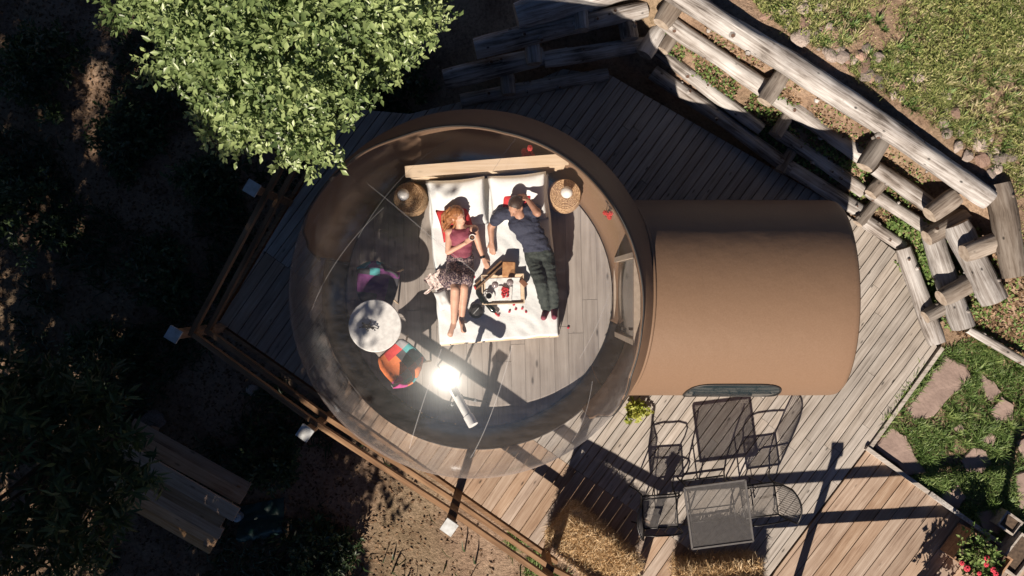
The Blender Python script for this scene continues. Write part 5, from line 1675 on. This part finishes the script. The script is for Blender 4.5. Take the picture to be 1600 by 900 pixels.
# ------------------------------------------------------------------ straw bales
def bale(c, size, rz, label, n=15000):
    root = empty('straw_bale', (c[0], c[1], 0), label, 'bale', 'straw bales on the deck')
    Mx = Matrix.Translation((c[0], c[1], 0)) @ Matrix.Rotation(rz, 4, 'Z')
    sx, sy, sz = size
    vs = []; fs = []
    bm = bmesh.new(); bmesh.ops.create_cube(bm, size=1); bmesh.ops.subdivide_edges(bm, edges=bm.edges, cuts=9, use_grid_fill=True)
    for v in bm.verts:
        q = Vector((v.co.x * sx * .93, v.co.y * sy * .93, (v.co.z + .5) * sz * .95))
        rr = Vector((v.co.x * 2, v.co.y * 2, v.co.z * 2)); e = rr.length
        q.x *= 1 - .05 * max(0, e - 1.1); q.y *= 1 - .08 * max(0, e - 1.1); q.z -= .07 * max(0, e - 1.2) * (1 if v.co.z > 0 else 0)
        q += Vector((mnoise.noise(q * 6), mnoise.noise(q * 6 + Vector((9, 0, 0))), mnoise.noise(q * 6 + Vector((0, 9, 0))))) * .035
        if v.co.z < -.49: q.z = .005
        v.co = Mx @ q
    me = bpy.data.meshes.new('bale_body'); bm.to_mesh(me); bm.free()
    me.attributes.new('tint', 'FLOAT', 'POINT').data.foreach_set('value', np.full(len(me.vertices), .25, dtype=np.float32))
    link('bale_body', me, M['straw'], root)
    f = rng.choice(5, n, p=[.5, .14, .14, .11, .11]); u = rng.uniform(-.5, .5, (n, 2))
    p = np.zeros((n, 3)); nn = np.zeros((n, 3))
    for k_ in range(5):
        s_ = f == k_
        if k_ == 0: p[s_] = np.stack([u[s_, 0] * sx, u[s_, 1] * sy, np.full(s_.sum(), sz * .93)], -1); nn[s_] = (0, 0, 1)
        elif k_ < 3:
            g = 1 if k_ == 1 else -1; p[s_] = np.stack([u[s_, 0] * sx, np.full(s_.sum(), g * sy * .47), (u[s_, 1] + .5) * sz], -1); nn[s_] = (0, g, 0)
        else:
            g = 1 if k_ == 3 else -1; p[s_] = np.stack([np.full(s_.sum(), g * sx * .47), u[s_, 0] * sy, (u[s_, 1] + .5) * sz], -1); nn[s_] = (g, 0, 0)
    d = norm(rng.normal(size=(n, 3)) * np.array([1, 1.5, .7]) + nn * rng.uniform(-.1, 1.1, (n, 1)))
    L = rng.uniform(.06, .24, n)[:, None]; w = rng.uniform(.003, .007, n)[:, None]
    p = p + nn * rng.uniform(-.03, .035, (n, 1)) - d * L * .4
    lum = np.array([mnoise.noise(Vector(tuple(q * 5))) for q in p])
    s_ = norm(np.cross(d, rng.normal(size=(n, 3)))); bend = nn * .12
    v = np.stack([p - s_ * w / 2, p + s_ * w / 2, p + d * L * .55 + bend * L + s_ * w / 2, p + d * L * .55 + bend * L - s_ * w / 2, p + d * L], 1)
    Rm = np.array(Mx.to_3x3()); v = v @ Rm.T + np.array([c[0], c[1], 0])
    v[..., 2] = np.maximum(v[..., 2], .004)
    k_ = np.arange(n)[:, None, None] * 5
    fa = (np.array([[0, 1, 2], [0, 2, 3], [3, 2, 4]])[None] + k_).reshape(-1, 3)
    o = link('straw', np_mesh('straw', v.reshape(-1, 3), fa, np.repeat(np.clip(.5 + .35 * lum + rng.normal(size=n) * .2, 0, 1), 5)), M['straw'], root)
    o['kind'] = 'stuff'


b1 = P(930, 868, .55); bale((b1.x, b1.y), (1.05, .5, .55), R(-40), 'golden straw bale set slantwise at the railing corner, nearer the dome')
b2 = P(1126, 903, .42); bale((b2.x + .02, b2.y - .1), (1.0, .46, .42), R(4), 'golden straw bale behind the mesh table, cut by the picture edge')

# ------------------------------------------------------------------ plank shelter in the shade
ct = P(264, 768, -.1)
sh = empty('plank_shelter', (ct.x, ct.y, -.8), 'low shelter roofed with rough brown boards under the shade trees', 'shelter')
ra = R(-29.5)
SM = Matrix.Translation((ct.x, ct.y, 0)) @ Matrix.Rotation(ra, 4, 'Z')
rk = random.Random(4)
rows = [(-.50, .17, -.26), (-.345, .19, -.16), (-.175, .19, -.07), (0.0, .2, .0), (.175, .2, .02), (.34, .17, -.1), (.46, .13, -.2)]
for y, w, z in rows:
    mb = MB(); L = 1.72 + rk.uniform(-.06, .06)
    mb.box((0, 0, 0), (L, w, .03))
    o = mb.build('roof_board', M['shed'], None)
    o.matrix_basis = SM @ Matrix.Translation((rk.uniform(-.05, .05), y, z - .12)) @ Matrix.Rotation(R(20 if y < -.1 else (-22 if y > .25 else 4)) + rk.uniform(-.05, .05), 4, 'X') @ Matrix.Rotation(rk.uniform(-.012, .012), 4, 'Z')
    setparent(o, sh)
for x in (-.75, .72):
    for y in (-.42, .38):
        mb = MB(); mb.M = SM; mb.box((x, y, -.6), (.08, .08, .62)); mb.build('post', M['shed'], sh)
    mb = MB(); mb.M = SM; mb.bar((x, -.5, -.35), (x, .44, -.32), .05, .07); mb.build('cross_beam', M['shed'], sh)
M['blue'] = plain('pale_blue_plastic', (.35, .45, .5), .4)
M['green'] = plain('dark_green_tarp', (.01, .05, .045), .5, bump=.6, bscale=9)
mb = MB()
cc = P(366, 812, -.55)
mb.lathe((cc.x, cc.y, -.82), [(0, 0), (.06, 0), (.065, .15), (.06, .18), (.02, .2), (.02, .23), (0, .23)], 18); single('canister', mb, M['blue'], 'pale blue plastic canister at the end of the plank shelter', 'canister')
mb = MB(); vs = []; fs = []
for i in range(21):
    for j in range(15):
        u, v_ = i / 20, j / 14
        x = 375 + 70 * u; y = 790 + 55 * v_ - 14 * u
        q = P(x, y, -.8); q.z = -.77 + .1 * abs(mnoise.noise(Vector((u * 4, v_ * 4, 1)))) + .12 * math.exp(-((v_ - .8) * 6) ** 2)
        vs.append(q)
for i in range(20):
    for j in range(14):
        a = i * 15 + j; fs.append((a, a + 15, a + 16, a + 1))
mb.add(vs, fs); single('tarpaulin', mb, M['green'], 'crumpled dark green tarpaulin lying beside the plank shelter', 'tarpaulin', sharp=180)
for (x, y, s, lb) in ((240, 655, .13, 'round boulder lying in the shade above the plank shelter'), (395, 610, .08, 'small stone on the shaded ground below the timber railing')):
    q = P(x, y, -.75); o = bpy.data.objects.new('stone', RM[int(x) % 9]); COL.objects.link(o); o.location = (q.x, q.y, float(terr(q.x, q.y)) + .04); o.scale = (s * 1.2, s, s); tag(o, lb, 'stone')

# ------------------------------------------------------------------ planters and flowers
M['planter'] = wood('planter_board', [(.25, (.14, .075, .045)), (.5, (.3, .18, .11)), (.75, (.42, .27, .17))], rand=.15, knots=.4)


def planter(c, size, rz, label, z0=0.0, soil=True, name='planter_box', mat='planter'):
    root = empty(name, (c.x, c.y, z0), label, 'planter')
    Mx = Matrix.Translation((c.x, c.y, z0)) @ Matrix.Rotation(rz, 4, 'Z')
    sx, sy, sz = size; t = .025
    for (x, y, w, l) in ((-sx / 2 + t / 2, 0, t, sy), (sx / 2 - t / 2, 0, t, sy), (0, -sy / 2 + t / 2, sx - 2 * t - .002, t), (0, sy / 2 - t / 2, sx - 2 * t - .002, t)):
        for k in range(max(1, int(sz / .11))):
            h_ = sz / max(1, int(sz / .11))
            mb = MB(); mb.M = Mx; mb.box((x, y, h_ * (k + .5)), (w, l, h_ - .004)); mb.build('board', M[mat], root)
    mb = MB(); mb.M = Mx; mb.box((0, 0, sz * .4), (sx - 2 * t - .004, sy - 2 * t - .004, sz * .8)); mb.build('soil', M['soil'], root)
    return root


def flowering(c, z, r, label, nf, h):
    root = empty('flowering_plant', (c.x, c.y, z), label, 'plant')
    n = 16
    cen = np.array([[c.x + rng.normal() * r * .45, c.y + rng.normal() * r * .45, z + rng.uniform(.08, h)] for _ in range(n)])
    a = twig_leaves(cen, r * .55, 7, 6, .055, .03, None, upbias=.7)
    link('foliage', leaves_mesh('foliage', *a), M['grass'], root)
    st = MB()
    for q in cen: st.tube([(c.x, c.y, z), tuple(q)], [.006, .003], 5)
    st.build('stems', M['bark'], root)
    return root


pb = P(1535, 872, .3)
planter(pb, (.62, .42, .32), R(-36), 'dark timber planter box at the corner of the deck holding red flowers')
fpl = flowering(P(1528, 884, .45), .28, .26, 'leafy plant with red blooms in the planter box', 0, .3)
for k, (x, y, s) in enumerate(((1511, 888, .036), (1503, 880, .026), (1542, 872, .03), (1541, 882, .028), (1552, 890, .032), (1556, 897, .03), (1530, 896, .024))):
    q = P(x, y, .58); mb = MB()
    for j in range(7):
        an = j * .9; mb.ball(q + Vector((math.cos(an) * s * .7, math.sin(an) * s * .7, 0)), (s * .55, s * .55, s * .3), nu=8, nv=5)
    mb.ball(q + Vector((0, 0, s * .25)), s * .45, nu=8, nv=5); mb.build('bloom', M['petal'], fpl, True)
planter(P(1583, 820, .2), (.26, .22, .2), R(-36), 'small pale timber trough beside the shaded flagstone', -.05, mat='deck')
planter(P(1600, 872, .3), (.5, .3, .26), R(52), 'long pale timber trough cut by the picture corner', -.05, mat='deck')
sp = flowering(P(992, 640, .15), -.0, .10, 'small yellow-green plant at the foot of the dome by the tunnel', 0, .2)
M['lime'] = leafy('lime_leaf', [(0, (.16, .2, .03)), (.5, (.32, .36, .06)), (1, (.5, .5, .14))])
for o in children(sp):
    if o.name.startswith('foliage'): o.data.materials.clear(); o.data.materials.append(M['lime'])
# shrub just outside the lower edge; its shadow lies on the boards
sb = P(1438, 948, 0)
shr = empty('leafy_shrub', (sb.x, sb.y, 0), 'leafy potted shrub by the end railing, its shadow on the brown boards', 'shrub')
cen = np.array([[sb.x + rng.normal() * .12, sb.y + rng.normal() * .12, rng.uniform(.35, .95)] for _ in range(22)])
a = twig_leaves(cen, .13, 7, 3, .075, .045, None, upbias=.8); link('foliage', leaves_mesh('foliage', *a), M['leaf'], shr)
mb = MB()
for q in cen: mb.tube([(sb.x, sb.y, .2), (sb.x * .6 + q[0] * .4, sb.y * .6 + q[1] * .4, .2 + (q[2] - .2) * .6), tuple(q)], [.009, .006, .003], 5)
mb.build('stems', M['bark'], shr)
mb = MB(); mb.lathe((sb.x, sb.y, 0), [(0, 0), (.11, 0), (.15, .24), (.16, .25), (.14, .25), (.0, .2)], 20); mb.build('pot', M['planter'], shr, True, sharp=40)
